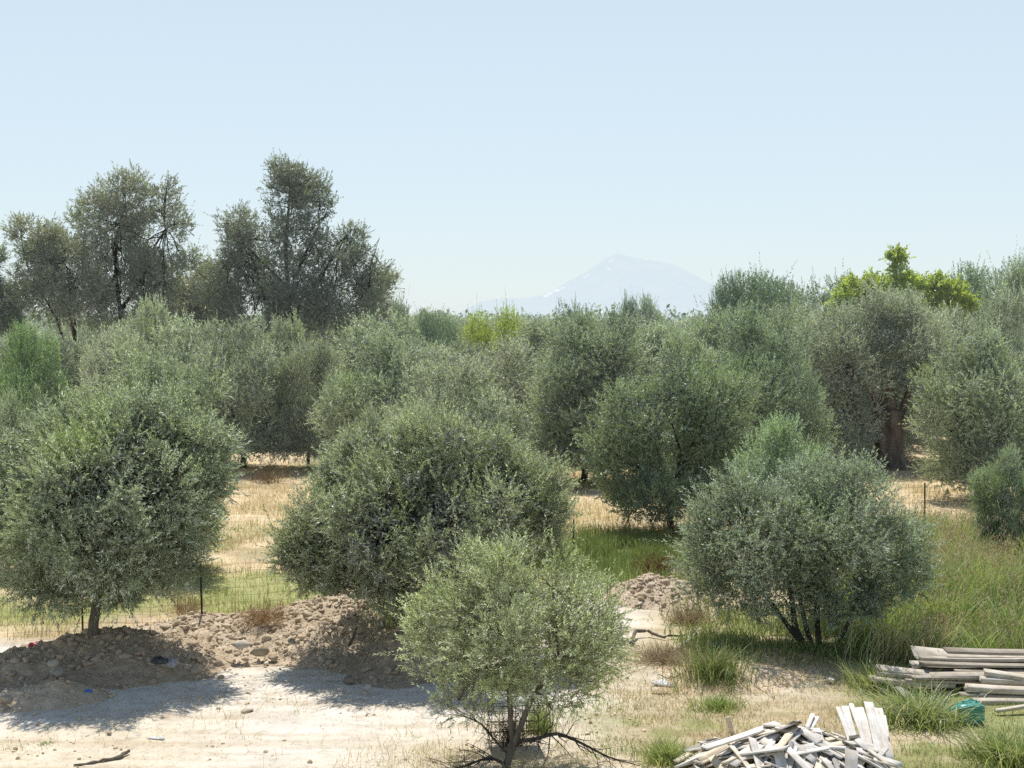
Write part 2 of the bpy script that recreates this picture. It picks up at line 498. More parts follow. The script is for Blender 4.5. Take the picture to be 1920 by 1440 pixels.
soil_heap('left', "soil_heap", "dark mound of dug soil heaped round the trunk of the left olive tree", 5200, 0.008, 0.10, 1, (0.86, 0.84, 0.82, 1))
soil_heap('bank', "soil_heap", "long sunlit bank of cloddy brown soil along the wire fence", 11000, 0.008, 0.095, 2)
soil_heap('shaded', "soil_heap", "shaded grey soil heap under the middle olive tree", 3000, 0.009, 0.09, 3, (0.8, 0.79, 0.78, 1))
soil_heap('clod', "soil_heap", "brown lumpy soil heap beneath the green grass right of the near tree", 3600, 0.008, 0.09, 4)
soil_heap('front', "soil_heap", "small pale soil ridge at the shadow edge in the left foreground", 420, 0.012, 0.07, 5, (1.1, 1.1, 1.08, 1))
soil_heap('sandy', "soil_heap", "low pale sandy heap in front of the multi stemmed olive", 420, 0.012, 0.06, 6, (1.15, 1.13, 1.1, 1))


# ------------------------------------------------------------------ trees
def crown_mesh(name, lobes, nspr, seed, leaf=0.06, lw=0.014, per=14, sprig=0.28, up=0.45, gap=0.40, gapf=1.3,
               mat=None, stems=False, shell=0.50, sub=5, young=0.12, dry=0.0, deep=0.26, zfloor=None, droop=0.0, core=0.32, fray=0.06):
    """leafy shoots spread through the union of the lobes (cx,cy,cz,rx,ry,rz)"""
    rs = np.random.RandomState(seed)
    L = [tuple(l) for l in lobes]
    for l in list(L):
        for _ in range(sub):
            d = norm(rs.randn(3)); d[2] = d[2] * 0.8 + 0.1
            f = 0.27 + 0.2 * rs.rand()
            L.append((l[0] + d[0] * l[3] * 0.98, l[1] + d[1] * l[4] * 0.98, l[2] + d[2] * l[5] * 0.98, l[3] * f, l[4] * f, l[5] * f * 1.15))
    L = np.array(L); C, RR = L[:, :3], L[:, 3:6]
    wt = RR.prod(1) ** (2 / 3.); wt /= wt.sum()
    need, P, O, DD = nspr, [], [], []
    tot = 0
    for _ in range(12):
        m = nspr * 2
        li = rs.choice(len(L), m, p=wt)
        d = norm(rs.randn(m, 3))
        r = rs.rand(m) ** (shell / 2.5)
        p = C[li] + d * RR[li] * r[:, None]
        q = np.linalg.norm((p[:, None, :] - C[None]) / RR[None], axis=2)     # m x L
        depth = (1 - q).max(1)
        ok = rs.rand(m) > np.clip((depth - deep) * 2.2, 0, 0.93)
        g = fbm(p[:, 0] * gapf + seed, p[:, 1] * gapf, p[:, 2] * gapf, seed=seed, o=3)
        ok &= (g + 0.12 * (rs.rand(m) - 0.5)) > gap
        if zfloor is not None: ok &= p[:, 2] > zfloor
        P.append(p[ok]); O.append(d[ok]); DD.append(np.stack([depth[ok], g[ok]], 1)); tot += ok.sum()
        if tot >= nspr: break
    P = np.concatenate(P)[:nspr]; O = np.concatenate(O)[:nspr]; DD = np.concatenate(DD)[:nspr]
    n = len(P)
    A = norm(0.8 * O + np.array([0, 0, up]) + 0.5 * rs.randn(n, 3) * 0.8)
    # clumpy common direction
    A = norm(A + 0.5 * (np.stack([vnoise(*(P * 1.6).T, seed=seed + k) for k in (1, 2, 3)], 1) - 0.5))
    ln = sprig * (0.6 + 0.9 * rs.rand(n) ** 1.5)
    ln *= np.where(rs.rand(n) < fray, 1.5 + 0.9 * rs.rand(n), 1.0)
    ref = norm(rs.randn(n, 3)); U = norm(np.cross(A, ref)); W = np.cross(A, U)
    t = (np.arange(per) + 0.5) / per
    T = 0.1 + 0.9 * t[None, :] + 0.03 * rs.randn(n, per)
    bend = np.array([0, 0, -1.0])[None, None] * (droop * ln[:, None, None] * (T ** 2)[..., None])
    base = P[:, None, :] + A[:, None, :] * (ln[:, None] * T)[..., None] + bend
    az = np.arange(per)[None, :] * 2.4 + rs.rand(n, 1) * 6.28 + 0.4 * rs.randn(n, per)
    per_dir = np.cos(az)[..., None] * U[:, None] + np.sin(az)[..., None] * W[:, None]
    op = np.clip(0.95 - 0.45 * T + 0.2 * rs.randn(n, per), 0.15, 1.5)
    ld = norm(np.cos(op)[..., None] * A[:, None] + np.sin(op)[..., None] * per_dir)
    wd = norm(np.cross(A[:, None] + 0 * ld, ld) + 0.45 * rs.randn(n, per, 3))
    wd = norm(wd - (wd * ld).sum(-1, keepdims=True) * ld)
    ll = leaf * (0.65 + 0.6 * rs.rand(n, per)); ww = lw * (0.75 + 0.5 * rs.rand(n, per)) * 0.5
    tip = base + ld * ll[..., None]; mid = base + ld * (ll * 0.45)[..., None]
    nrm = np.cross(wd, ld)
    mid = mid - nrm * (ll * 0.06)[..., None]
    s1 = mid - wd * ww[..., None]; s2 = mid + wd * ww[..., None]
    V = np.stack([base, s1, tip, s2], 2).reshape(-1, 3)
    nf = n * per
    Fq = np.arange(nf * 4).reshape(-1, 4)
    bright = np.clip(rs.rand(n) * 0.6 + 0.2 + 0.8 * (DD[:, 1] - 0.5), 0, 1)
    yg = np.clip((vnoise(*(P * 0.9).T, seed=seed + 9) - 0.62) * 2.2, 0, 1) * 0.8 + young * rs.rand(n)
    yg = np.clip(yg * young / 0.12, 0, 0.75)
    dr = np.clip(dry * (0.4 + 1.2 * rs.rand(n)) * (vnoise(*(P * 0.7).T, seed=seed + 19) > 0.45), 0, 1) if dry else np.zeros(n)
    tint = np.stack([bright, yg, dr], 1)
    tint = np.repeat(tint, per * 4, 0)
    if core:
        # denser inner foliage added to keep daylight out, tinted darker for the crown's shade
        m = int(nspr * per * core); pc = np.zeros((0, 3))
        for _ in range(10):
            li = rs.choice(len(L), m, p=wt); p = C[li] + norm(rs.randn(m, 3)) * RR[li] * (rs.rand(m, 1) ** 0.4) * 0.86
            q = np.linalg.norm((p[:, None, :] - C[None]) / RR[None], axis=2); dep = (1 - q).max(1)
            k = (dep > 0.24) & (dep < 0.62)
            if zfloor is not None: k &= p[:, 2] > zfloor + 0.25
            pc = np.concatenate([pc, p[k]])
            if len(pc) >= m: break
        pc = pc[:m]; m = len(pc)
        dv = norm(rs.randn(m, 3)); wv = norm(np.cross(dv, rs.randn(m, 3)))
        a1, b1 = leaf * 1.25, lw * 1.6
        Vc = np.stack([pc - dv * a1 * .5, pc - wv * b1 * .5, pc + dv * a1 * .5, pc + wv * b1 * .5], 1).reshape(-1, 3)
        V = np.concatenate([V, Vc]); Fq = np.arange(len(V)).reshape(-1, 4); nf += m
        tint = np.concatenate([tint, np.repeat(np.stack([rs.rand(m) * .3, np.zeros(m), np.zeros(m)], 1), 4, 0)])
    faces, mats, midx = [Fq], [mat or M_LEAF], None
    if stems:
        w = 0.0035
        e = P + A * (ln * 0.98)[:, None] + np.array([0, 0, -1.0]) * (droop * ln)[:, None]
        V2 = np.stack([P - A * (ln * 0.5)[:, None] - U * w, P - A * (ln * 0.5)[:, None] + U * w, e + U * w * 0.4, e - U * w * 0.4], 1).reshape(-1, 3)
        f2 = np.arange(n * 4).reshape(-1, 4) + len(V)
        V = np.concatenate([V, V2]); faces.append(f2)
        tint = np.concatenate([tint, np.ones((n * 4, 3)) * 0.5]); mats.append(M_TWIG)
        midx = np.concatenate([np.zeros(nf, int), np.ones(n, int)])
    return mesh_np(name, V, faces, mats, tint, midx)


def wood_mesh(name, stems, lobes, seed, mat, r_sub=0.022, nsub=5, ntw=4, k=6, tw_r=0.006, reach=0.8, rough=0.25):
    """stems: list of (points, radii); limbs are grown from the stem tips through each lobe"""
    rs = np.random.RandomState(seed)
    polys = [(np.asarray(p, float), np.asarray(r, float)) for p, r in stems]
    tips = np.array([p[-1] for p, r in polys]); tr = np.array([r[-1] for p, r in polys])
    thin = []
    for l in lobes:
        c = np.array(l[:3]); rr = np.array(l[3:6])
        i = np.argmin(np.linalg.norm(tips - c, axis=1))
        limb = grow(tips[i], c, tr[i] * 0.85, max(r_sub, tr[i] * 0.25), 6, 0.10, rs, 0.05)
        polys.append(limb)
        for _ in range(nsub):
            d = norm(rs.randn(3)); d[2] = abs(d[2]) * 0.9 - 0.25
            e = c + d * rr * reach
            st = limb[0][rs.randint(2, 6)]
            sb = grow(st, e, r_sub, r_sub * 0.3, 5, 0.12, rs, 0.04); thin.append(sb)
            for _ in range(ntw):
                s2 = sb[0][rs.randint(1, 5)]; d2 = norm(norm(e - st) + 0.9 * rs.randn(3))
                thin.append(grow(s2, s2 + d2 * rr.mean() * (0.35 + 0.35 * rs.rand()), tw_r, tw_r * 0.35, 4, 0.12, rs))
    V1, F1 = tubes(polys, k + 2, seed, rough)
    if thin:
        V2, F2 = tubes(thin, 4, seed)
        return mesh_np(name, np.concatenate([V1, V2]), [np.concatenate([F1, F2 + len(V1)])], mat, smooth=True)
    return mesh_np(name, V1, [F1], mat, smooth=True)


def pix_lobes(spec, d, base, ppm=None):
    out = []
    for s in spec:
        px, py, r, dy = s[:4]
        asp = s[4] if len(s) > 4 else 1.0
        c = at(px, py, d + dy) - base
        rm = r * d / F
        out.append((c[0], c[1], c[2], rm, rm, rm * asp))
    return out


def pix_line(pts, d, base, radii):
    P = [at(px, py, d + dy) - base for px, py, dy in pts]
    P = np.array(P)
    # resample smoothly
    t = np.linspace(0, len(P) - 1, (len(P) - 1) * 3 + 1)
    Q = np.stack([np.interp(t, np.arange(len(P)), P[:, k]) for k in range(3)], 1)
    Q[1:-1] = (Q[:-2] + 2 * Q[1:-1] + Q[2:]) / 4
    return Q, np.interp(t, np.arange(len(P)), radii)


def unique_tree(name, label, group, px, d, lobe_spec, stem_spec, nspr, seed, leafmat=None, bark=None, color=(1, 1, 1, 1), z0=None,
                wood_kw=None, branches=(), cat="tree", **kw):
    b2 = at(px, 700, d); z = gz(b2[0], d) if z0 is None else z0
    base = np.array([b2[0], d, z])
    root = empty(name, base); tag(root, label, cat, group)
    lobes = pix_lobes(lobe_spec, d, base)
    stems = []
    for pts, radii in stem_spec:
        P, r = pix_line(pts, d, base, radii)
        stems.append((P, r))
    wk = dict(wood_kw or {})
    link("trunk", wood_mesh("trunk", stems, lobes, seed, bark or M_BARK, **wk), root)
    for pts, radii in branches:
        rs = np.random.RandomState(seed + len(pts))
        P, r = pix_line(pts, d, base, radii)
        pl = [(P, r)]
        for j in range(2, len(P) - 1, 1):
            for _ in range(2):
                dirv = norm(norm(P[j + 1] - P[j]) + np.array([0, 0, -0.25]) + 0.75 * rs.randn(3))
                e = P[j] + dirv * (0.18 + 0.38 * rs.rand())
                tw = grow(P[j], e, r[j] * 0.42, 0.0025, 5, 0.14, rs); pl.append(tw)
                for _ in range(2):
                    k = rs.randint(1, 4); d3 = norm(dirv + 0.8 * rs.randn(3))
                    pl.append(grow(tw[0][k], tw[0][k] + d3 * 0.18, 0.003, 0.0015, 4, 0.14, rs))
        V, Fq = tubes(pl, 6, seed, 0.15)
        link("branch", mesh_np("branch", V, [Fq], M_BARK_DARK, smooth=True), root)
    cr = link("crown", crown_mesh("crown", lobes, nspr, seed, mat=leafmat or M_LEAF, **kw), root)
    cr.color = color
    return root


exec_trees = True
# ---- the four trees of the yard
unique_tree("olive_tree", "rounded olive tree on the dark soil mound, leftmost tree of the yard", None, 172, 23.7,
    [(190, 950, 140, 0), (225, 830, 88, 0), (130, 850, 80, .1), (45, 950, 92, 0), (345, 880, 86, 0), (190, 1085, 82, 0), (85, 1070, 76, -.2), (298, 1050, 76, -.2),
     (140, 935, 105, -1.1), (270, 950, 98, -1.0), (200, 890, 130, 1.1), (300, 800, 62, .6), (75, 860, 62, .5), (200, 1060, 100, 1.1), (0, 1015, 66, .6), (352, 985, 56, .5), (205, 1020, 92, -1.25), (-8, 930, 45, 0), (385, 830, 36, .3), (100, 1000, 72, -1.0), (255, 770, 40, 0), (225, 855, 74, -.75), (170, 900, 80, -.9)],
    [([(172, 1222, 0), (174, 1180, 0), (180, 1140, 0), (190, 1060, 0)], [0.115, 0.088, 0.08, 0.07])],
    11500, 101, leaf=0.072, lw=0.0195, per=16, sprig=0.27, stems=True, bark=M_BARK, gap=0.43, gapf=1.9, color=(0.96, 1.0, 0.94, 1), zfloor=0.45)
unique_tree("olive_tree", "broad silvery olive tree behind the forked near tree, middle of the yard", None, 772, 24.1,
    [(790, 940, 112, 0), (850, 870, 82, -.2), (700, 950, 80, .2), (610, 985, 68, 0), (600, 1065, 62, 0), (690, 1070, 82, -.2), (760, 1065, 82, -.3), (905, 960, 86, -.2),
     (985, 935, 72, .2), (900, 900, 60, .2), (850, 985, 92, -1.0), (715, 1000, 84, -1.0), (800, 900, 110, 1.2), (930, 985, 86, 1.0), (665, 1000, 80, 1.0), (690, 872, 56, .5), (1018, 980, 46, .2), (880, 1055, 72, -.2), (568, 1030, 36, 0), (800, 825, 48, .1), (640, 900, 40, .3), (935, 870, 40, .3)],
    [([(778, 1225, .1), (765, 1180, 0), (755, 1140, 0), (770, 1060, 0)], [0.105, 0.08, 0.07, 0.06]), ([(778, 1222, .2), (790, 1150, .3), (850, 1050, .3)], [0.08, 0.06, 0.05])],
    11500, 102, leaf=0.072, lw=0.0195, per=16, sprig=0.30, stems=True, gap=0.43, gapf=1.9, young=0.26, zfloor=0.4)
unique_tree("olive_tree", "small young olive with forked trunk, nearest tree at the bottom edge", None, 948, 18.4,
    [(965, 1180, 125, 0), (960, 1110, 90, 0), (850, 1180, 80, 0), (1080, 1180, 85, 0), (900, 1095, 65, 0), (1030, 1110, 75, 0), (840, 1240, 65, .1), (930, 1250, 85, 0), (1040, 1250, 85, 0), (1105, 1215, 62, .1),
     (1120, 1130, 50, .2), (960, 1180, 110, .8), (920, 1180, 100, -.75), (1030, 1190, 95, -.7), (860, 1310, 42, -.2), (905, 1290, 55, -.1), (1090, 1280, 55, 0), (800, 1150, 32, 0), (1140, 1180, 35, 0), (960, 1060, 38, 0), (880, 1060, 30, 0)],
    [([(944, 1462, 0), (952, 1425, 0), (962, 1392, 0)], [0.066, 0.056, 0.052]), ([(962, 1394, 0), (957, 1350, .05), (956, 1310, .1), (946, 1220, .1)], [0.04, 0.036, 0.034, 0.025]), ([(964, 1394, 0), (983, 1345, -.05), (1000, 1303, -.05), (1050, 1245, -.1)], [0.045, 0.042, 0.036, 0.026])],
    4900, 103, leaf=0.056, lw=0.0135, per=16, sprig=0.22, stems=True, gap=0.42, gapf=2.4, young=0.20, up=0.6, sub=5, deep=0.5, core=0.0, fray=0.12, color=(1.2, 1.2, 1.08, 1), bark=M_BARK,
    wood_kw=dict(r_sub=0.013, tw_r=0.004, nsub=5, ntw=3),
    branches=[([(964, 1390, 0), (1005, 1386, -.1), (1045, 1373, -.2), (1092, 1394, -.25), (1140, 1420, -.3), (1200, 1436, -.3)], [0.030, 0.026, 0.024, 0.018, 0.012, 0.005]),
              ([(950, 1412, 0), (925, 1385, .05), (905, 1358, .1), (870, 1342, .1), (840, 1340, .1)], [0.02, 0.016, 0.013, 0.009, 0.004]),
              ([(946, 1432, -.03), (920, 1420, -.1), (895, 1427, -.2), (862, 1440, -.3), (820, 1450, -.3)], [0.024, 0.02, 0.017, 0.014, 0.008]),
              ([(1003, 1300, -.05), (1022, 1303, -.05), (1035, 1330, -.1), (1020, 1350, -.1)], [0.012, 0.009, 0.006, 0.003])])
unique_tree("olive_tree", "open multi stemmed olive with dark slanting stems above the tall grass", None, 1518, 25.4,
    [(1500, 1000, 112, 0), (1420, 1000, 95, 0), (1350, 1040, 85, 0), (1590, 990, 105, 0), (1660, 1040, 88, 0), (1505, 912, 52, .2), (1400, 922, 50, 0), (1610, 918, 50, 0), (1460, 1080, 85, -.2), (1390, 1100, 60, -.2), (1570, 1080, 80, -.3),
     (1320, 1075, 45, 0), (1710, 1060, 45, 0), (1500, 990, 105, 1.2), (1440, 1010, 88, -1.0), (1565, 1010, 92, -.9), (1610, 1120, 48, 0), (1540, 1130, 42, -.4), (1350, 960, 45, 0), (1690, 990, 42, .2)],
    [([(1508, 1212, 0), (1490, 1180, 0), (1485, 1120, 0), (1470, 1050, 0)], [0.075, 0.062, 0.05, 0.035]), ([(1498, 1200, -.05), (1460, 1150, -.1), (1430, 1110, -.1), (1400, 1060, -.1)], [0.05, 0.042, 0.035, 0.025]),
     ([(1522, 1215, .1), (1508, 1160, .1), (1498, 1120, .1), (1500, 1040, .1)], [0.055, 0.045, 0.04, 0.03]), ([(1536, 1218, 0), (1532, 1160, 0), (1530, 1100, 0), (1540, 1030, 0)], [0.06, 0.05, 0.04, 0.03]),
     ([(1565, 1220, 0), (1590, 1170, -.1), (1608, 1120, -.1), (1625, 1070, -.1)], [0.045, 0.038, 0.032, 0.024])],
    7600, 104, leaf=0.062, lw=0.0165, per=16, sprig=0.26, stems=True, gap=0.47, gapf=1.6, young=0.05, bark=M_BARK_DARK, deep=0.5, core=0.16, fray=0.10, color=(0.92, 0.98, 0.96, 1), wood_kw=dict(r_sub=0.016, tw_r=0.005))

# ---- the ancient olive
def ancient_tree():
    d = 56.0; px = 1667
    b2 = at(px, 700, d); base = np.array([b2[0], d, gz(b2[0], d)])
    root = empty("olive_tree", base)
    tag(root, "ancient olive with massive gnarled trunk standing behind the right part of the fence", "tree")
    spec = [(1560, 640, 75, 0), (1540, 720, 60, 0), (1590, 770, 65, -.5), (1640, 620, 70, 0), (1700, 640, 75, 0), (1740, 720, 55, 0), (1590, 690, 75, -1), (1650, 640, 80, 1), (1738, 775, 36, 0), (1600, 820, 40, -.4), (1680, 600, 45, 0), (1735, 660, 60, .5), (1545, 800, 32, 0)]
    lobes = pix_lobes(spec, d, base)
    # fluted trunk by rings
    ks, V, rings = 40, [], 34
    h = at(1667, 765, d)[2] - base[2]
    th = np.linspace(0, 2 * math.pi, ks, endpoint=False)
    for i in range(rings):
        t = i / (rings - 1)
        r = 0.98 - 0.52 * min(t * 4, 1) ** 0.6 + (0.30 * max(0, t - 0.45) if t < 0.8 else 0.105 - 0.55 * (t - 0.8))
        r *= 1.18
        fl = 1 + 0.13 * np.sin(th * 5 + t * 1.8 + 0.6) + 0.07 * np.sin(th * 9 - t * 3) + 0.16 * (vnoise(np.cos(th) * 2.2 + 5, np.sin(th) * 2.2, np.full(ks, t * 6.0), seed=4) - 0.5)
        # hollows at the foot
        hol = np.exp(-((((th - 4.95) + math.pi) % (2 * math.pi) - math.pi) / 0.16) ** 2 - ((t - 0.14) / 0.10) ** 2) * 0.55 + np.exp(-((((th - 4.35) + math.pi) % (2 * math.pi) - math.pi) / 0.2) ** 2 - ((t - 0.05) / 0.10) ** 2) * 0.5 + np.exp(-((((th - 4.6) + math.pi) % (2 * math.pi) - math.pi) / 0.12) ** 2 - ((t - 0.62) / 0.05) ** 2) * 0.3
        rr = r * fl * (1 - hol)
        V.append(np.stack([rr * np.cos(th) + 0.05 * math.sin(t * 5), rr * np.sin(th) * 0.9, np.full(ks, t * h) - 0.05], 1))
    V = np.concatenate(V)
    i = np.arange(rings - 1)[:, None] * ks; j = np.arange(ks)[None, :]; j2 = (j + 1) % ks
    q = np.stack([i + j, i + j2, i + ks + j2, i + ks + j], -1).reshape(-1, 4)
    cap = np.array([[(rings - 1) * ks + k for k in range(ks)]])
    me = mesh_np("trunk", V, [q, cap], M_BARK_OLD, smooth=True)
    link("trunk", me, root)
    stems = [pix_line([(1667, 800, 0), (1666, 760, 0), (1662, 715, 0), (1660, 680, 0)], d, base, [0.44, 0.34, 0.26, 0.12]), pix_line([(1650, 790, -.2), (1640, 740, -.3), (1600, 700, -.4)], d, base, [0.2, 0.11, 0.06]), pix_line([(1685, 790, 0), (1705, 730, 0), (1720, 690, 0)], d, base, [0.2, 0.11, 0.06]), pix_line([(1662, 715, 0), (1645, 695, 0), (1640, 690, 0)], d, base, [0.12, 0.08, 0.05])]
    link("limb", wood_mesh("limb", stems, lobes, 7, M_BARK_OLD, r_sub=0.025, tw_r=0.010, nsub=3, ntw=2), root)
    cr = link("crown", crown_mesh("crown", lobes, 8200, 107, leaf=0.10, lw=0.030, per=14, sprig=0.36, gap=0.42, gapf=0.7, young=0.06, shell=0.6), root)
    cr.color = (1.0, 1.0, 1.0, 1)
ancient_tree()

# ---- tall wild olives on the left
WK = dict(r_sub=0.028, tw_r=0.011, nsub=6, ntw=3, reach=0.95, rough=0.3)
unique_tree("wild_olive_tree", "tall open crowned tree with leaning trunk, second tall tree from the left", "tall dark trees on the left skyline", 236, 76,
    [(200, 420, 55, 0), (240, 375, 48, 0), (300, 385, 40, .5), (325, 420, 32, 0), (170, 410, 35, 0), (220, 470, 60, 0), (280, 450, 50, 0), (215, 530, 62, 0), (270, 540, 55, 0), (325, 520, 45, .8), (350, 490, 26, 0), (160, 480, 32, 0), (230, 560, 50, 1.0), (310, 560, 45, 0), (205, 590, 42, -.6), (270, 590, 42, -.4), (180, 555, 40, 0), (235, 350, 24, 0), (310, 355, 22, 0)],
    [([(236, 780, 0), (233, 620, 0), (222, 560, 0), (215, 480, 0), (225, 420, 0)], [0.188, 0.158, 0.120, 0.083, 0.045]), ([(228, 580, 0), (262, 530, 0), (285, 470, 0), (310, 430, 0)], [0.112, 0.090, 0.064, 0.038])],
    7578, 111, leafmat=M_LEAF_WILD, bark=M_BARK_DARK, wood_kw=WK, leaf=0.12, lw=0.040, per=15, sprig=0.42, gap=0.465, gapf=0.95, young=0.10, dry=0.19, deep=0.6, core=0.05, shell=0.9, sub=9)
unique_tree("wild_olive_tree", "lower spreading tree with many bare slanting stems, at the far left skyline", "tall dark trees on the left skyline", 120, 74,
    [(60, 450, 32, 0), (40, 430, 22, 0), (85, 470, 42, 0), (120, 490, 48, 0), (70, 520, 48, 0), (140, 540, 50, 0), (95, 560, 52, 0), (50, 560, 38, 0), (150, 590, 40, 0), (90, 440, 22, 0)],
    [([(140, 780, 0), (140, 620, 0), (120, 560, 0), (95, 510, 0), (65, 460, 0)], [0.112, 0.083, 0.064, 0.045, 0.030]), ([(130, 780, 0), (118, 620, 0), (85, 560, 0), (50, 500, 0), (40, 450, 0)], [0.094, 0.068, 0.053, 0.038, 0.022]), ([(145, 780, .3), (142, 600, .3), (130, 540, .3), (125, 500, .3)], [0.083, 0.060, 0.045, 0.030])],
    4593, 112, leafmat=M_LEAF_WILD, bark=M_BARK_DARK, wood_kw=WK, leaf=0.12, lw=0.038, per=15, sprig=0.42, gap=0.465, gapf=0.95, young=0.08, dry=0.15, deep=0.6, core=0.05, shell=0.9, sub=9, color=(1.05, 1.05, 1.0, 1))
unique_tree("wild_olive_tree", "tallest dark tree, pointed bushy crown, left of the distant mountain", "tall dark trees on the left skyline", 560, 76,
    [(545, 350, 42, 0), (520, 345, 26, 0), (575, 350, 34, 0), (600, 375, 26, 0), (610, 405, 20, 0), (545, 400, 50, 0), (450, 430, 42, 0), (425, 430, 20, 0), (490, 450, 55, 0), (560, 460, 55, 0), (620, 480, 50, 0), (650, 460, 32, .5), (670, 510, 45, 0), (690, 545, 40, 0), (430, 520, 45, 0), (470, 540, 60, 0), (550, 540, 65, -.5), (620, 560, 60, 0), (410, 570, 40, 0), (540, 590, 55, -1), (505, 570, 42, -.8), (580, 575, 42, -.8), (450, 600, 45, -.4), (520, 625, 45, -1), (610, 610, 45, -1), (480, 590, 50, 0), (670, 590, 42, 0), (535, 325, 24, 0)],
    [([(548, 790, 0), (548, 620, 0), (540, 540, 0), (535, 460, 0), (540, 400, 0), (545, 350, 0)], [0.225, 0.169, 0.135, 0.098, 0.060, 0.030]), ([(545, 600, 0), (600, 520, 0), (640, 460, 0), (650, 440, 0)], [0.120, 0.083, 0.045, 0.026]), ([(540, 540, 0), (490, 490, 0), (450, 450, 0)], [0.098, 0.068, 0.038]), ([(552, 520, 0), (580, 460, 0), (600, 420, 0)], [0.090, 0.060, 0.030]), ([(640, 520, 0), (680, 480, 0), (708, 455, 0), (712, 445, 0)], [0.030, 0.022, 0.015, 0.007]), ([(640, 480, 0), (665, 440, 0), (668, 415, 0)], [0.026, 0.015, 0.007])],
    11943, 113, leafmat=M_LEAF_WILD, bark=M_BARK_DARK, wood_kw=WK, leaf=0.12, lw=0.040, per=15, sprig=0.42, gap=0.465, gapf=0.95, young=0.07, dry=0.20, deep=0.6, core=0.05, shell=0.85, sub=9, color=(0.78, 0.82, 0.80, 1))
unique_tree("wild_olive_tree", "thin wispy tree with pale foliage, at the right foot of the tallest tree", "tall dark trees on the left skyline", 712, 80,
    [(720, 545, 28, 0), (705, 575, 34, 0), (730, 530, 14, 0), (690, 600, 30, 0)],
    [([(705, 760, 0), (706, 620, 0), (715, 560, 0), (725, 530, 0)], [0.068, 0.045, 0.030, 0.015])],
    962, 114, leafmat=M_LEAF_WILD, bark=M_BARK_DARK, wood_kw=WK, leaf=0.12, lw=0.038, per=14, sprig=0.4, gap=0.465, gapf=0.95, dry=0.15, deep=0.6, core=0.05, shell=0.9, color=(1.1, 1.1, 1.0, 1))
unique_tree("wild_olive_tree", "grey bushy tree between the two tall skyline trees", "tall dark trees on the left skyline", 385, 82,
    [(385, 550, 45, 0), (370, 580, 45, 0), (410, 520, 25, 0), (350, 560, 35, 0), (400, 600, 50, 0), (385, 505, 18, 0)],
    [([(385, 760, 0), (385, 620, 0), (390, 560, 0)], [0.094, 0.060, 0.038])],
    2525, 115, leafmat=M_LEAF_WILD, bark=M_BARK_DARK, wood_kw=WK, leaf=0.12, lw=0.04, per=15, sprig=0.4, gap=0.465, gapf=0.95, dry=0.25, deep=0.5, color=(1.15, 1.1, 1.05, 1))
unique_tree("wild_olive_tree", "dark tree cut by the left picture edge on the skyline", "tall dark trees on the left skyline", -14, 74,
    [(-15, 530, 32, 0), (-10, 580, 38, 0), (-25, 490, 26, 0), (5, 600, 30, 0), (8, 550, 12, 0)],
    [([(-14, 780, 0), (-14, 620, 0), (-14, 540, 0)], [0.094, 0.068, 0.038])],
    1836, 116, leafmat=M_LEAF_WILD, bark=M_BARK_DARK, wood_kw=WK, leaf=0.12, lw=0.04, per=15, sprig=0.4, gap=0.465, gapf=0.95, dry=0.05, deep=0.5, color=(0.85, 0.92, 0.9, 1))

# ---- yellow-green broadleaf tree
unique_tree("walnut_tree", "bright yellow green broadleaf tree with one tall leafy shoot, right skyline", None, 1690, 78,
    [(1600, 558, 30, 0), (1650, 550, 32, 0), (1700, 550, 32, 0), (1745, 550, 28, 0), (1790, 558, 26, 0), (1690, 575, 40, 0), (1636, 528, 11, 0), (1681, 508, 9, 0), (1679, 487, 12, 0), (1686, 476, 8, 0), (1675, 468, 6, 0), (1805, 572, 18, 0), (1620, 582, 30, 0), (1750, 534, 10, 0), (1705, 534, 14, 0), (1580, 575, 16, 0)],
    [([(1690, 780, 0), (1690, 620, 0), (1690, 580, 0)], [0.16, 0.12, 0.06]), ([(1690, 620, 0), (1684, 560, 0), (1681, 515, 0), (1678, 480, 0)], [0.07, 0.045, 0.025, 0.012]), ([(1690, 640, 0), (1650, 590, 0), (1620, 575, 0)], [0.09, 0.06, 0.03]), ([(1690, 640, 0), (1740, 590, 0), (1780, 572, 0)], [0.09, 0.06, 0.03])],
    3300, 120, leafmat=M_LEAF_BROAD, bark=M_BARK, wood_kw=dict(r_sub=0.015, tw_r=0.006, nsub=3, ntw=2, reach=0.8), leaf=0.20, lw=0.10, per=9, sprig=0.30, core=0.03, gap=0.38, gapf=0.8, young=0.35, up=0.3, sub=5, deep=0.5)

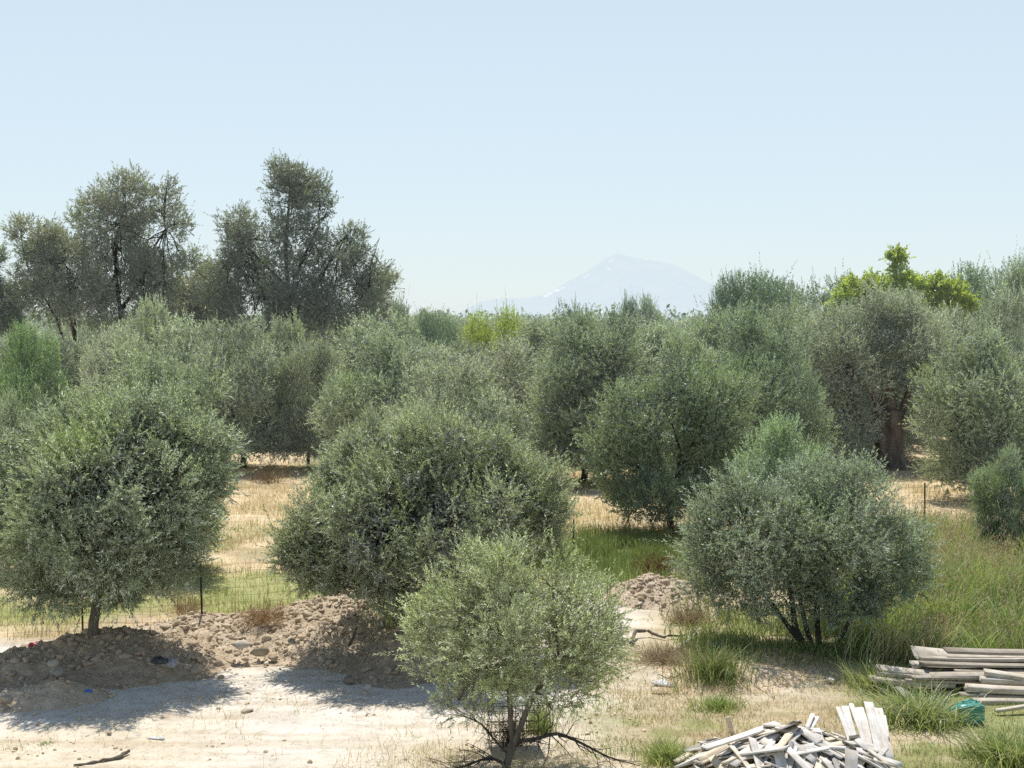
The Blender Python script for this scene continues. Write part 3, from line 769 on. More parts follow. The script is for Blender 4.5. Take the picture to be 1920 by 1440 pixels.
# ------------------------------------------------------------------ orchard prototypes
def proto(seed, leaf, lw, nspr, per, sprig, width=4.2, top=5.0, bottom=0.32, style=0, mat=None, stems=False, **kw):
    rs = np.random.RandomState(seed)
    lob = []
    zc = (top + bottom) / 2 + 0.05; rz = (top - bottom) / 2; rx = width / 2
    lob.append((0, 0, zc, rx * .66, rx * .66, rz * .7))
    n = 13
    for i in range(n):
        a = i * 2.4 + rs.rand(); e = rs.rand() * 1.9 - 0.95
        rr = 0.32 + 0.15 * rs.rand()
        k = 0.66 + 0.12 * rs.rand()
        lob.append((rx * k * math.cos(a) * math.cos(e), rx * k * math.sin(a) * math.cos(e), zc + rz * k * math.sin(e), rx * rr, rx * rr, rx * rr))
    for i in range(8):
        a = i * 0.785 + 0.5 * rs.rand(); k = 0.52 + 0.14 * rs.rand()
        lob.append((rx * k * math.cos(a), rx * k * math.sin(a), bottom + 0.62 + 0.25 * rs.rand(), rx * .36, rx * .36, 0.62))
    for i in range(3 if style == 0 else 5):
        a = rs.rand() * 6.28; q = rs.rand() * 0.55 * rx
        lob.append((q * math.cos(a), q * math.sin(a), top - 0.35 - 0.3 * rs.rand(), rx * .26, rx * .26, rx * (.3 if style == 0 else .38)))
    stems_ = [grow((0, 0, -0.05), (0.1 * rs.randn(), 0.1 * rs.randn(), bottom + 0.6), 0.14, 0.075, 6, 0.05, rs)]
    wm = wood_mesh("trunk", stems_, lob[1:8], seed, M_BARK_DARK, r_sub=0.016, nsub=2, ntw=1, rough=0.35, reach=0.6)
    cm = crown_mesh("crown", lob, nspr, seed, leaf=leaf, lw=lw, per=per, sprig=sprig, mat=mat, stems=stems, **kw)
    return wm, cm


MID = [proto(200 + i, 0.092, 0.027, 6200, 15, 0.32, width=4.2 + 0.3 * (i % 3), gap=0.40, gapf=1.15, young=[.08, .16, .05, .12, .22, .08, .1][i], up=[.4, .6, .45, .35, .6, .5, .4][i], style=i % 2) for i in range(7)]
FAR = [proto(300 + i, 0.125, 0.042, 3000, 13, 0.42, gap=0.42, gapf=0.95, young=[.06, .14, .03, .20, .10, .02, .16][i], up=[.55, .35, .7, .5, .8, .3, .6][i], style=i % 2, width=4.2 + .25 * (i % 3)) for i in range(7)]
SPIKY = [proto(320 + i, 0.10, 0.030, 3800, 15, 0.42, gap=0.42, gapf=1.0, young=0.10, up=0.95, style=0) for i in range(2)]


def place(pset, i, label, group, px, d, width_px, top_px, rot, color=(1, 1, 1, 1), base_w=4.3, base_h=5.4, yscale=1.0):
    p = at(px, 700, d); X = p[0]
    z = gz(X, d)
    if pset is MID: base_h = 5.15
    top = at(px, top_px, d)[2] - z
    w = width_px * d / F
    root = empty("olive_tree", (X, d, z), rot)
    tag(root, label, "tree", group)
    wm, cm = pset[i % len(pset)]
    t = link("trunk", wm, root); c = link("crown", cm, root)
    c.color = color
    root.scale = (w / base_w, w / base_w * yscale, top / base_h)
    return root


G2 = "olive trees of the grove behind the fence"
EXPL = [
    # px, depth, width_px, top_px, set, idx, colour, label
    (280, 33, 270, 660, MID, 0, (0.95, 1, .93, 1), "olive crown rising directly behind the leftmost yard tree"),
    (30, 33, 150, 760, MID, 3, (.9, .95, .9, 1), "olive tree at the left picture edge behind the leftmost yard tree"),
    (690, 33, 130, 790, MID, 1, (1.05, 1.05, 1.02, 1), "small pale olive peeking above the left shoulder of the middle yard tree"),
    (865, 39, 230, 690, MID, 2, (1.05, 1.05, 1.03, 1), "loose silvery olive above the crown of the middle yard tree"),
    (1000, 34, 110, 860, MID, 6, (1.0, 1.02, 1.0, 1), "small silvery olive at the right shoulder of the middle yard tree"),
    (1258, 39, 255, 648, MID, 4, (.82, .88, .82, 1), "dense dark olive drooping to the ground behind the open multi stemmed olive"),
    (1475, 33.5, 185, 770, SPIKY, 0, (1.0, 1.12, 1.0, 1), "green upright olive just behind the multi stemmed olive"),
    (1420, 46, 225, 612, MID, 5, (.82, .9, .82, 1), "olive crown with dark hollow right of the dense drooping olive"),
    (1095, 51, 240, 606, MID, 3, (.84, .9, .84, 1), "large dark round olive at the right end of the straw coloured clearing"),
    (735, 48, 225, 650, MID, 5, (.95, 1, .95, 1), "wide olive crown in the second row above the middle yard tree"),
    (455, 56, 195, 610, MID, 2, (.92, .95, .92, 1), "olive with dark skirt at the left end of the straw clearing"),
    (578, 56, 130, 640, MID, 0, (.95, .96, .92, 1), "slim olive with visible thin trunk in the straw clearing"),
    (1856, 46, 235, 640, MID, 1, (1.0, 1.03, 1.0, 1), "wide silvery olive right of the ancient trunk"),
    (1905, 34.5, 130, 850, MID, 4, (.95, 1, .97, 1), "low olive cut by the right picture edge above the tall grass"),
    (740, 66, 215, 588, FAR, 0, (.97, 1, .95, 1), "broad pale olive below the right foot of the tallest tree"),
    (940, 62, 170, 640, FAR, 2, (1.08, 1.04, 1.02, 1), "greyish olive in the middle of the grove below the yellow bushes"),
    (1230, 63, 190, 610, FAR, 1, (1, 1.02, 1, 1), "pale olive behind the large dark round olive"),
    (1340, 70, 170, 590, FAR, 3, (.95, 1, .95, 1), "olive in the back row left of the ancient tree"),
    (35, 52, 150, 606, SPIKY, 1, (.62, .80, .54, 1), "bright green feathery tree at the left picture edge"),
    (140, 60, 130, 610, FAR, 4, (1.05, 1.05, 1.05, 1), "silvery olive below the far left skyline tree"),
    (225, 58, 140, 610, FAR, 0, (1.1, 1.08, 1.08, 1), "silvery olive below the leaning trunk of the second tall tree"),
    (280, 62, 110, 565, FAR, 1, (1.12, 1.12, 1.1, 1), "pointed silver olive just right of the leaning tall trunk"),
    (360, 58, 170, 600, FAR, 2, (1.05, 1.08, 1.02, 1), "broad silver olive in the back row between the tall trees"),
    (530, 66, 120, 598, FAR, 3, (1, 1, .98, 1), "pale olive in front of the dark foot of the tallest tree"),
    (230, 44, 210, 640, MID, 6, (1.0, 1.03, .98, 1), "grey green olive left of the clearing, two rows behind the leftmost yard tree"),
    (1068, 90, 78, 565, FAR, 4, (.72, .78, .72, 1), "round olive standing out on the skyline below the mountain peak"),
    (1217, 95, 62, 560, FAR, 1, (.9, .95, .95, 1), "narrow rounded tree on the skyline below the right mountain slope"),
    (1180, 97, 52, 560, FAR, 3, (.75, .82, .8, 1), "thin dark tree on the skyline beside the narrow rounded tree"),
    (1360, 83, 95, 513, SPIKY, 1, (.5, .6, .5, 1), "dark tree at the left end of the raised right skyline group"),
    (1410, 84, 200, 503, SPIKY, 0, (.58, .7, .58, 1), "dark green upright tree group on the right skyline"),
    (1470, 86, 160, 523, SPIKY, 1, (.66, .76, .66, 1), "dark feathery tree right of the dark upright skyline tree"),
    (1545, 90, 150, 513, SPIKY, 0, (.66, .78, .68, 1), "dark feathery tree left of the yellow green broadleaf tree"),
    (1820, 84, 200, 496, SPIKY, 1, (.68, .8, .68, 1), "feathery green tree right of the yellow green broadleaf tree"),
    (1910, 80, 150, 478, SPIKY, 0, (.92, .98, .92, 1), "tall tree cut by the right picture edge on the skyline"),
    (1880, 68, 130, 540, FAR, 2, (1, 1.02, .98, 1), "pale olive in the back row at the right picture edge"),
    (1790, 66, 150, 575, FAR, 0, (1.02, 1.02, 1, 1), "pale olive in the back row right of the ancient tree"),
    (1700, 70, 120, 560, FAR, 1, (1, 1, .96, 1), "olive crown directly below the yellow green broadleaf tree"),
    (1590, 70, 130, 575, FAR, 4, (.98, 1, .96, 1), "olive crown behind the left side of the ancient tree"),
    (1470, 66, 140, 575, FAR, 3, (1, 1, .98, 1), "olive in the back row below the dark feathery skyline trees"),
    (800, 92, 120, 582, SPIKY, 1, (.62, .74, .62, 1), "feathery dark green tree left of the yellow bushes on the skyline"),
    (750, 88, 70, 565, FAR, 3, (.85, .9, .85, 1), "olive on the skyline right of the wispy tree"),
]
taken = []
for k, (px, d, w, tp, ps, i, c, lab) in enumerate(EXPL):
    r_ = place(ps, i, lab, G2, px, d, w, tp, rnd.random() * 6.28, c, yscale=1.0)
    taken.append((r_.location.x, d, w * d / F / 2))
for nm, px, d, w in (("a", 1667, 56, 7), ("b", 236, 76, 6), ("c", 120, 74, 5), ("d", 560, 76, 8), ("e", 1690, 78, 6)):
    taken.append((at(px, 700, d)[0], d, w / 2))
# yellow bushes on the skyline
M_YB = proto(350, 0.13, 0.045, 1300, 13, 0.55, mat=M_LEAF_BROAD, gap=0.42, young=0.25, up=1.2, style=1)
for px, w, tp, lab in ((893, 85, 594, "yellow green bush on the skyline, left one of the pair below the mountain"), (950, 95, 586, "yellow green bush on the skyline, right one of the pair below the mountain")):
    r_ = place([M_YB], 0, lab, None, px, 84, w, tp, px, (1, 1, 1, 1)); r_.name = "yellow_bush"; r_["category"] = "bush"
    r_["group"] = "yellow bushes on the skyline"
# grove fill, row by row
d = 60.0; row = 0
while d < 150:
    hw = 0.385 * d + 5
    x = -hw + rnd.random() * 4
    while x < hw:
        X = x + rnd.uniform(-.8, .8); D = d + rnd.uniform(-1.2, 1.2)
        ok = all(abs(X - tx) > (tw + 1.3) * 0.8 or abs(D - td) > 3.4 for tx, td, tw in taken)
        if ok:
            px = CX + X / D * F
            hgt = rnd.uniform(4.6, 5.7) if D < 95 else rnd.uniform(5.2, 6.5)
            tp = HOR - (hgt - CAM_H) * F / D
            w = rnd.uniform(4.4, 5.8)
            v = rnd.uniform(.72, 1.12)
            band = ("front", "olive tree in the front rows of the packed grove") if D < 80 else (("back", "small olive crown in the far rows of the grove below the skyline") if D < 112 else ("far", "tiny distant olive crown right under the skyline"))
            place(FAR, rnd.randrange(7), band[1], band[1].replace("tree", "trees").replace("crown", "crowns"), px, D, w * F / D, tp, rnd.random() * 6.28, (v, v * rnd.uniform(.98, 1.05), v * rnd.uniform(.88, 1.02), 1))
        x += rnd.uniform(5.6, 7.0)
    d += 6.0 + row * 0.5; row += 1
# far wood beyond the grove
rs = np.random.RandomState(5)
n = 9000
Yw = rs.uniform(160, 420, n); Xw = rs.uniform(-.42, .42, n) * Yw
hw_ = 5.2 + 1.2 * vnoise(Xw / 9, Yw / 20, seed=8)
lob = []
Pw = np.stack([Xw, Yw, rs.rand(n) ** 0.5 * hw_], 1)
me = crown_mesh("far_wood", [(0, 0, 0, 1, 1, 1)], 10, 1)
per = 10
az = rs.rand(n, per) * 6.28; c0 = Pw[:, None] + rs.randn(n, per, 3) * 0.8
dv = norm(rs.randn(n, per, 3)); wv = norm(np.cross(dv, rs.randn(n, per, 3)))
q = np.stack([c0 - dv * .4, c0 - wv * .22, c0 + dv * .4, c0 + wv * .22], 2).reshape(-1, 3)
tt = np.repeat(np.stack([rs.rand(n), rs.rand(n) * .1, np.zeros(n)], 1), per * 4, 0)
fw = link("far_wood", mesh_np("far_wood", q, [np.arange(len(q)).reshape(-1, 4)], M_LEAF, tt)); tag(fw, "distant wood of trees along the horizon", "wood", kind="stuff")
fw.color = (.7, .8, .8, 1)
bpy.data.meshes.remove(me)

# ------------------------------------------------------------------ mountain
def mountain():
    D0 = 20000.0
    prof = [(700, 612), (800, 604), (850, 592), (880, 572), (900, 561), (940, 556), (975, 555), (1000, 553), (1025, 547), (1050, 533), (1090, 511), (1120, 490), (1140, 477), (1157, 470), (1172, 474), (1200, 480), (1230, 484), (1262, 491), (1290, 504), (1320, 522), (1350, 546), (1400, 578), (1480, 598), (1560, 606), (1700, 612)]
    px = np.array([p[0] for p in prof], float); pz = np.array([CAM_H + (HOR - p[1]) / F * D0 for p in prof])
    nx, ny = 420, 70
    X = np.linspace((700 - CX) / F * D0, (1700 - CX) / F * D0, nx); Y = np.linspace(D0 - 3500, D0 + 3500, ny)
    xx, yy = np.meshgrid(X, Y)
    ridge = np.interp(xx.ravel() * F / D0 + CX, px, pz)
    t = np.abs(yy.ravel() - D0) / 3500
    n = fbm(xx.ravel() / 700, yy.ravel() / 1300, seed=70, o=5) - 0.5
    z = ridge * np.clip(1 - t, 0, 1) ** 0.9 + n * 420 * np.clip(t * 3, 0, 1) * np.clip(ridge / 700, 0, 1) * (1 - t)
    z = z - 30 + (fbm(xx.ravel() / 160, yy.ravel() / 400, seed=71) - 0.5) * 26 * (ridge > 20)
    # snow lies in gullies near the left flank
    sx, sy = xx.ravel() * F / D0 + CX, HOR - (z - CAM_H) / D0 * F
    snow = np.zeros(len(z))
    for a, b, s in ((1022, 556, 5), (1030, 551, 6), (1042, 546, 6), (1052, 541, 4), (1092, 522, 4), (1098, 518, 3.5), (1133, 509, 4), (1140, 492, 4), (1146, 488, 3), (1210, 488, 4), (1135, 516, 3)):
        snow = np.maximum(snow, np.exp(-(((sx - a) / s) ** 2 + ((sy - b) / (s * .6)) ** 2)) * (yy.ravel() <= D0))
    warm = sstep(1180, 1330, sx) * sstep(540, 490, sy)
    tint = np.stack([snow, warm, t], 1)
    m, nt, nd, lk = new_mat("hazy_rock")
    a = N(nd, 'ShaderNodeAttribute', attribute_name="tint"); sep = N(nd, 'ShaderNodeSeparateColor'); lk.new(a.outputs['Color'], sep.inputs[0])
    rock = mixrgb(nd, lk, (0.30, 0.29, 0.29), (0.50, 0.42, 0.36), sep.outputs[1])
    tcm = N(nd, 'ShaderNodeTexCoord'); mpm = N(nd, 'ShaderNodeMapping'); mpm.inputs['Scale'].default_value = (0.004, 0.004, 0.0022); mpm.inputs['Rotation'].default_value = (0, 0.5, 0); lk.new(tcm.outputs['Object'], mpm.inputs[0])
    nm = N(nd, 'ShaderNodeTexNoise', Scale=1.0, Detail=8); nm.inputs['Roughness'].default_value = 0.7; lk.new(mpm.outputs[0], nm.inputs['Vector'])
    rm = ramp(nd, [(0.35, (0.25, 0.25, 0.28)), (0.65, (1.9, 1.8, 1.7))]); lk.new(nm.outputs[0], rm.inputs[0])  # light and dark of the ridges put into the rock colour
    rock = mixrgb(nd, lk, rock, rm.outputs[0], 1.0, 'MULTIPLY')
    rock = mixrgb(nd, lk, rock, (0.98, 0.98, 0.98), sep.outputs[0])
    df = N(nd, 'ShaderNodeBsdfDiffuse'); lk.new(rock, df.inputs[0])
    em = N(nd, 'ShaderNodeEmission', Strength=1.0); em.inputs[0].default_value = (*MTN_HAZE, 1)  # air haze put into the mountain surface as a glow over its rock
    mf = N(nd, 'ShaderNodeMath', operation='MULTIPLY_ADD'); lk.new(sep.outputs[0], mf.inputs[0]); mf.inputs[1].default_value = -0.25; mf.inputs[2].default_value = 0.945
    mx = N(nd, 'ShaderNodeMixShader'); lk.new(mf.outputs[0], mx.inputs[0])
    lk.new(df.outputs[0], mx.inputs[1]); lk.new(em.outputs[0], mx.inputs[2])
    out = N(nd, 'ShaderNodeOutputMaterial'); lk.new(mx.outputs[0], out.inputs[0])
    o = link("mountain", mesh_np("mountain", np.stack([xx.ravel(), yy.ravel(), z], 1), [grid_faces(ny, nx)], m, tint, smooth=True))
    tag(o, kind="structure")


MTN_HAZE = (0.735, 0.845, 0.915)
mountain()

# ------------------------------------------------------------------ wire fence
def fence():
    pts = [(-13.5, 25.2), (-8.05, 25.75)] + [tuple(gp(380, 1196)[:2]), tuple(gp(745, 1166)[:2]), tuple(gp(1075, 1093)[:2]), tuple(gp(1290, 1050)[:2]), tuple(gp(1530, 1022)[:2]), tuple(gp(1735, 1001)[:2]), tuple(gp(1960, 985)[:2])]
    P = np.array(pts); root = empty("wire_fence", (P[2][0], P[2][1], 0)); O = np.array([P[2][0], P[2][1], 0])
    tag(root, "rusty welded wire mesh fence on thin iron posts along the grove edge", "fence")
    hgt = 1.35
    polys = []
    for a, b in zip(P[:-1], P[1:]):
        L = np.linalg.norm(b - a); n = int(L / 0.15)
        ts = np.arange(n + 1) / n
        base = a + (b - a) * ts[:, None]
        bz = base_h(base[:, 0], base[:, 1])
        wav = 0.03 * np.sin(ts * 9)
        for i in range(n):
            p = np.array([base[i][0], base[i][1] + wav[i], bz[i]]) - O
            polys.append((np.array([p, p + [rnd.uniform(-.02, .02), 0, hgt]]), np.array([.0026, .0026])))
        for j in range(10):
            h = j * hgt / 9
            q = np.stack([base[:, 0], base[:, 1] + wav, bz + h + 0.012 * np.sin(ts * 23 + j)], 1) - O
            polys.append((q, np.full(len(q), .0026)))
    V, Fq = tubes(polys, 3)
    link("wire_mesh", mesh_np("wire_mesh", V, [Fq], M_RUST), root)
    for i, (x, y) in enumerate(P):
        z = base_h(np.array([x]), np.array([y]))[0]
        lean = rnd.uniform(-.04, .04)
        p0 = np.array([x, y, z - 0.2]) - O; p1 = np.array([x + lean, y, z + 1.45]) - O
        # an angle-iron post: L profile
        w, t = 0.036, 0.008
        prof = np.array([(-w / 2, 0), (w / 2, 0), (w / 2, t), (-w / 2 + t, t), (-w / 2 + t, w), (-w / 2, w)])
        Vp = np.concatenate([np.stack([p[0] + prof[:, 0], p[1] + 0.01 + prof[:, 1], np.full(6, p[2])], 1) for p in (p0, p1)])
        f = [[k, (k + 1) % 6, 6 + (k + 1) % 6, 6 + k] for k in range(6)]
        link("post", mesh_np("post", Vp, [np.array(f), np.array([[5, 4, 3, 2, 1, 0], [6, 7, 8, 9, 10, 11]])], M_RUST_DARK), root)


M_RUST_DARK = simple_mat("dark_rusty_iron", (0.035, 0.025, 0.02), (0.075, 0.05, 0.035), scale=30, rough=0.8, bump=0.2, bdist=0.003)
fence()

# ------------------------------------------------------------------ grass
def blades(x, y, hgt, w, lean, cols, seed, segs=3, z=None, dirs=None, colvar=0.25):
    rs = np.random.RandomState(seed); n = len(x)
    z = ground_h(x, y) if z is None else z
    a = rs.rand(n) * 6.283 if dirs is None else dirs
    dx, dy = np.cos(a), np.sin(a)
    ln = lean * (0.3 + 1.2 * rs.rand(n))
    f = rs.rand(n) * 6.283; wx, wy = np.cos(f), np.sin(f)
    rows = []
    for k in range(segs + 1):
        t = k / segs
        off = ln * hgt * t ** 1.8
        zz = z + hgt * (t - 0.35 * ln * t ** 2.5) - 0.02
        ww = w * (1 - t) ** 0.7 * 0.5 + 0.0006
        cx, cy = x + dx * off, y + dy * off
        rows.append(np.stack([np.stack([cx - wx * ww, cy - wy * ww, zz], 1), np.stack([cx + wx * ww, cy + wy * ww, zz], 1)], 1))
    V = np.stack(rows, 1).reshape(-1, 3)            # n x (segs+1) x 2
    m = (segs + 1) * 2
    b = (np.arange(n) * m)[:, None]
    faces = np.concatenate([b + np.array([[2 * k, 2 * k + 1, 2 * k + 3, 2 * k + 2]]) for k in range(segs)])
    v = (1 - colvar / 2 + colvar * rs.rand(n))[:, None]
    C = np.repeat(np.clip(cols * v, 0, 1), m, 0)
    return V, faces, C


def build_grass(name, parts):
    V, Fq, C, off = [], [], [], 0
    for v, f, c in parts:
        V.append(v); Fq.append(f + off); C.append(c); off += len(v)
    return mesh_np(name, np.concatenate(V), [np.concatenate(Fq)], M_GRASS, np.concatenate(C))


GREEN, LGREEN, YGREEN, STRAW, TAN, RED = (np.array(c) for c in ((.135, .185, .06), (.275, .345, .125), (.42, .46, .19), (.63, .54, .35), (.49, .40, .26), (.33, .22, .15)))


def mixc(n, rs, opts):
    w = np.array([o[1] for o in opts], float); w /= w.sum()
    i = rs.choice(len(opts), n, p=w)
    return np.array([o[0] for o in opts])[i]


def scatter(n, x0, x1, y0, y1, seed, mask=None):
    rs = np.random.RandomState(seed); x = rs.uniform(x0, x1, n); y = rs.uniform(y0, y1, n)
    if mask is not None:
        k = rs.rand(n) < mask(x, y); x, y = x[k], y[k]
    return x, y, rs


# dry straw grass of the field
def m_field(x, y):
    fy = np.interp(x, [-14, -6, -2, 1.4, 4.4, 11, 30], [25.4, 26.1, 27.5, 31.6, 34.4, 39, 48])
    return (y > fy - 0.1) * np.clip((fbm(x / 1.3, y / 1.3, seed=31) - 0.36) * 4, 0.08, 1)
x, y, rs = scatter(210000, -13, 22, 25, 58, 41, m_field)
g3 = fbm(x / 5.0, y / 5.0, seed=23)
isg = (rs.rand(len(x)) < sstep(0.41, 0.56, g3) * sstep(44, 32, y) * 0.75)
cc = mixc(len(x), rs, [(STRAW, 5), (TAN, 2), (STRAW * .75, 2)]); cc[isg] = mixc(isg.sum(), rs, [(LGREEN, 2), (YGREEN, 3)])
o = link("dry_grass", build_grass("dry_grass", [blades(x, y, (0.10 + 0.34 * rs.rand(len(x)) ** 2) * (.5 + fbm(x / 1.6, y / 1.6, seed=141)), 0.013, 0.6, cc, 42, 2, colvar=.45)])); tag(o, "straw coloured dry grass covering the field under the olives", "grass", kind="stuff")
# fresh green strip behind the fence
def m_green(x, y):
    return np.exp(-(((x - 2.7) / 1.9) ** 2 + ((y - 34.2) / 3.4) ** 2)) * 1.4 * (fbm(x, y, seed=33) > 0.35)
x, y, rs = scatter(42000, -0.5, 6.5, 29.6, 40, 43, m_green)
o = link("green_grass", build_grass("green_grass", [blades(x, y, 0.15 + 0.32 * rs.rand(len(x)), 0.015, 0.45, mixc(len(x), rs, [(GREEN * 1.3, 4), (LGREEN, 5), (YGREEN, 1)]), 44, 3)])); tag(o, "fresh green grass strip behind the wire fence", "grass", kind="stuff")
# tall reed grass at right
def m_tall(x, y):
    e = x - (y - 24) * 0.11
    return sstep(5.7, 7.0, e + (fbm(x / .8, y / .8, seed=34) - .5) * 1.4) * sstep(23.6, 24.6, y + (x - 7) * .1) * (1 - sstep(37, 39, y)) * np.clip((fbm(x / .7, y / .7, seed=35) - .33) * 5, .12, 1)
x, y, rs = scatter(105000, 5, 18, 22.5, 39, 45, m_tall)
pn = fbm(x / 0.9, y / 0.9, seed=36)
hh = 0.72 * (0.30 + 0.70 * rs.rand(len(x))) * (0.25 + 1.5 * sstep(.3, .7, pn))
dr = (rs.rand(len(x)) < sstep(.50, .66, fbm(x / 1.2, y / 1.2, seed=137)) * .8)
cg = mixc(len(x), rs, [(GREEN * 1.25, 3), (LGREEN, 6), (YGREEN, 3), (STRAW * .8, .6)]); cg[dr] = mixc(dr.sum(), rs, [(STRAW * .85, 3), (TAN, 3), (YGREEN, 3)])
wd_ = fbm(x / .7, y / .7, seed=138) * 12.0 + rs.randn(len(x)) * .8
b1 = blades(x, y, hh, 0.024, 0.52, cg * 1.3, 46, 4, dirs=wd_, colvar=.4)
# seed stalks
k = rs.rand(len(x)) < 0.085; xs, ys_, hs = x[k], y[k], hh[k] * 1.25 + 0.1
b2 = blades(xs, ys_, hs, 0.008, 0.3, mixc(len(xs), rs, [(TAN, 3), (RED * 1.2, 1), (YGREEN, 2)]), 47, 3)
nh = 9
ax = rs.rand(len(xs)) * 6.28
hx = np.repeat(xs, nh) + rs.randn(len(xs) * nh) * 0.035; hy = np.repeat(ys_, nh) + rs.randn(len(xs) * nh) * 0.035
hz = np.repeat(ground_h(xs, ys_) + hs * 0.74, nh) + rs.rand(len(xs) * nh) * 0.22
b3 = blades(hx, hy, np.full(len(hx), .06), 0.016, 0.9, mixc(len(hx), rs, [(TAN, 3), (RED, 3), (STRAW * .8, 1)]), 48, 2, z=hz)
o = link("tall_grass", build_grass("tall_grass", [b1, b2, b3])); tag(o, "tall lush green reed grass with brown seed heads, right of the yard", "grass", kind="stuff")
# grass round the multi stemmed olive
def m_under(x, y):
    return np.clip(1.5 * np.exp(-(((x - 3.85) / .55) ** 2 + ((y - 24.9) / 1.0) ** 2)) + 1.3 * np.exp(-(((x - 5.2) / 1.0) ** 2 + ((y - 24.7) / .55) ** 2)) + 1.2 * np.exp(-(((x - 6.4) / .9) ** 2 + ((y - 26.0) / 1.6) ** 2)) + .7 * np.exp(-(((x - 4.6) / 1.0) ** 2 + ((y - 27.5) / 1.3) ** 2)), 0, 1) * (fbm(x / .5, y / .5, seed=37) > .36)
x, y, rs = scatter(26000, 2.6, 8, 22.8, 29, 49, m_under)
hh = (0.07 + 0.33 * rs.rand(len(x))) * (1 - .25 * np.exp(-((x - 5.2) / .9) ** 2))
o = link("tall_grass", build_grass("tall_grass", [blades(x, y, hh, 0.017, 0.5, mixc(len(x), rs, [(GREEN * 1.1, 5), (LGREEN, 3), (YGREEN, 2), (STRAW * .7, 1.5)]), 50, 4)])); tag(o, "mixed green grass growing round the stems of the multi stemmed olive", "grass", kind="stuff")
# low yard grass right of the near tree
def m_yard(x, y):
    return sstep(-0.2, 1.8, x - (y - 19) * 0.12 + (fbm(x, y, seed=38) - .5)) * (1 - sstep(24.6, 26, y)) * np.clip((fbm(x / .8, y / .8, seed=39) - .38) * 4, .06, 1) * (1 - np.clip(1.2 * np.exp(-(((x - 3.7) / 1.0) ** 2 + ((y - 22.9) / .7) ** 2)), 0, 1))
x, y, rs = scatter(90000, -0.5, 11, 16.5, 26, 51, m_yard)
gg = fbm(x / 1.4, y / 1.4, seed=52) + 0.05 * np.clip(x - 4, -2, 3)
isg = rs.rand(len(x)) < sstep(.40, .62, gg)
cc = mixc(len(x), rs, [(STRAW, 4), (TAN, 2), (STRAW * .8, 2)]); cc[isg] = mixc(isg.sum(), rs, [(LGREEN, 3), (YGREEN, 4), (GREEN, 1)])
o = link("yard_grass", build_grass("yard_grass", [blades(x, y, 0.04 + 0.13 * rs.rand(len(x)) ** 1.5, 0.010, 0.7, cc, 53, 2)])); tag(o, "short half dry grass covering the right side of the yard", "grass", kind="stuff")
# thin dry weeds in the left yard and around the near tree
def m_weed(x, y):
    return np.clip(1.3 * np.exp(-(((x + .55) / 1.2) ** 2 + ((y - 18.6) / 1.4) ** 2)) + .10 * (fbm(x / 1.5, y / 1.5, seed=55) > .5) * (x < -3) * (y < 22), 0, 1) * (fbm(x / .35, y / .35, seed=56) > .42)
x, y, rs = scatter(60000, -11, 1.5, 16.5, 23, 54, m_weed)
o = link("dry_weeds", build_grass("dry_weeds", [blades(x, y, 0.03 + 0.24 * rs.rand(len(x)) ** 2.2, 0.008, 0.7, mixc(len(x), rs, [(STRAW, 4), (TAN, 3), (YGREEN, .8)]), 57, 2)])); tag(o, "thin dry weeds on the pale dirt round the near tree", "grass", kind="stuff")


x, y, rs = scatter(16000, -11, 9, 16.5, 25, 58, lambda x, y: sstep(.42, .62, fbm(x / .9, y / .9, seed=59)) * .8 + .05)
zz = ground_h(x, y) + .008
vv, ff, c3 = blades(x, y, .05 + .10 * rs.rand(len(x)), .007, .5, mixc(len(x), rs, [(STRAW, 4), (TAN, 4), (np.array((.22, .16, .10)), 2)]), 60, 2, z=zz)
# lay the flecks down flat
vb = vv.reshape(len(x), 6, 3); hgt_ = vb[:, :, 2] - zz[:, None]; th_ = rs.rand(len(x)) * 6.28
vb[:, :, 0] += hgt_ * np.cos(th_)[:, None]; vb[:, :, 1] += hgt_ * np.sin(th_)[:, None]; vb[:, :, 2] = zz[:, None] + np.abs(hgt_) * .12
o = link("straw_litter", mesh_np("straw_litter", vb.reshape(-1, 3), [ff], M_GRASS, c3)); tag(o, "dry stalks and leaf litter strewn over the yard", "litter", kind="stuff")


def tussock(px, py, label, n, rad, h, colors, seed, lean=0.75, w=0.014, name="grass_tussock", cat="grass tussock"):
    p = grounded(px, py); rs = np.random.RandomState(seed)
    r = rad * np.abs(rs.randn(n)) * 0.6; a = rs.rand(n) * 6.28
    x, y = r * np.cos(a), r * np.sin(a)
    z = ground_h(x + p[0], y + p[1]) - p[2]
    v, f, c = blades(x, y, h * (0.25 + 0.95 * rs.rand(n) ** 1.3) * (.45 + 1.1 * fbm((x + p[0]) / .22, (y + p[1]) / .22, seed=seed)), w, lean, mixc(n, rs, colors), seed, 4, z=z, dirs=a + rs.randn(n) * 1.0, colvar=.45)
    o = link(name, build_grass(name, [(v, f, c)]), None, p)
    tag(o, label, cat)
    return o


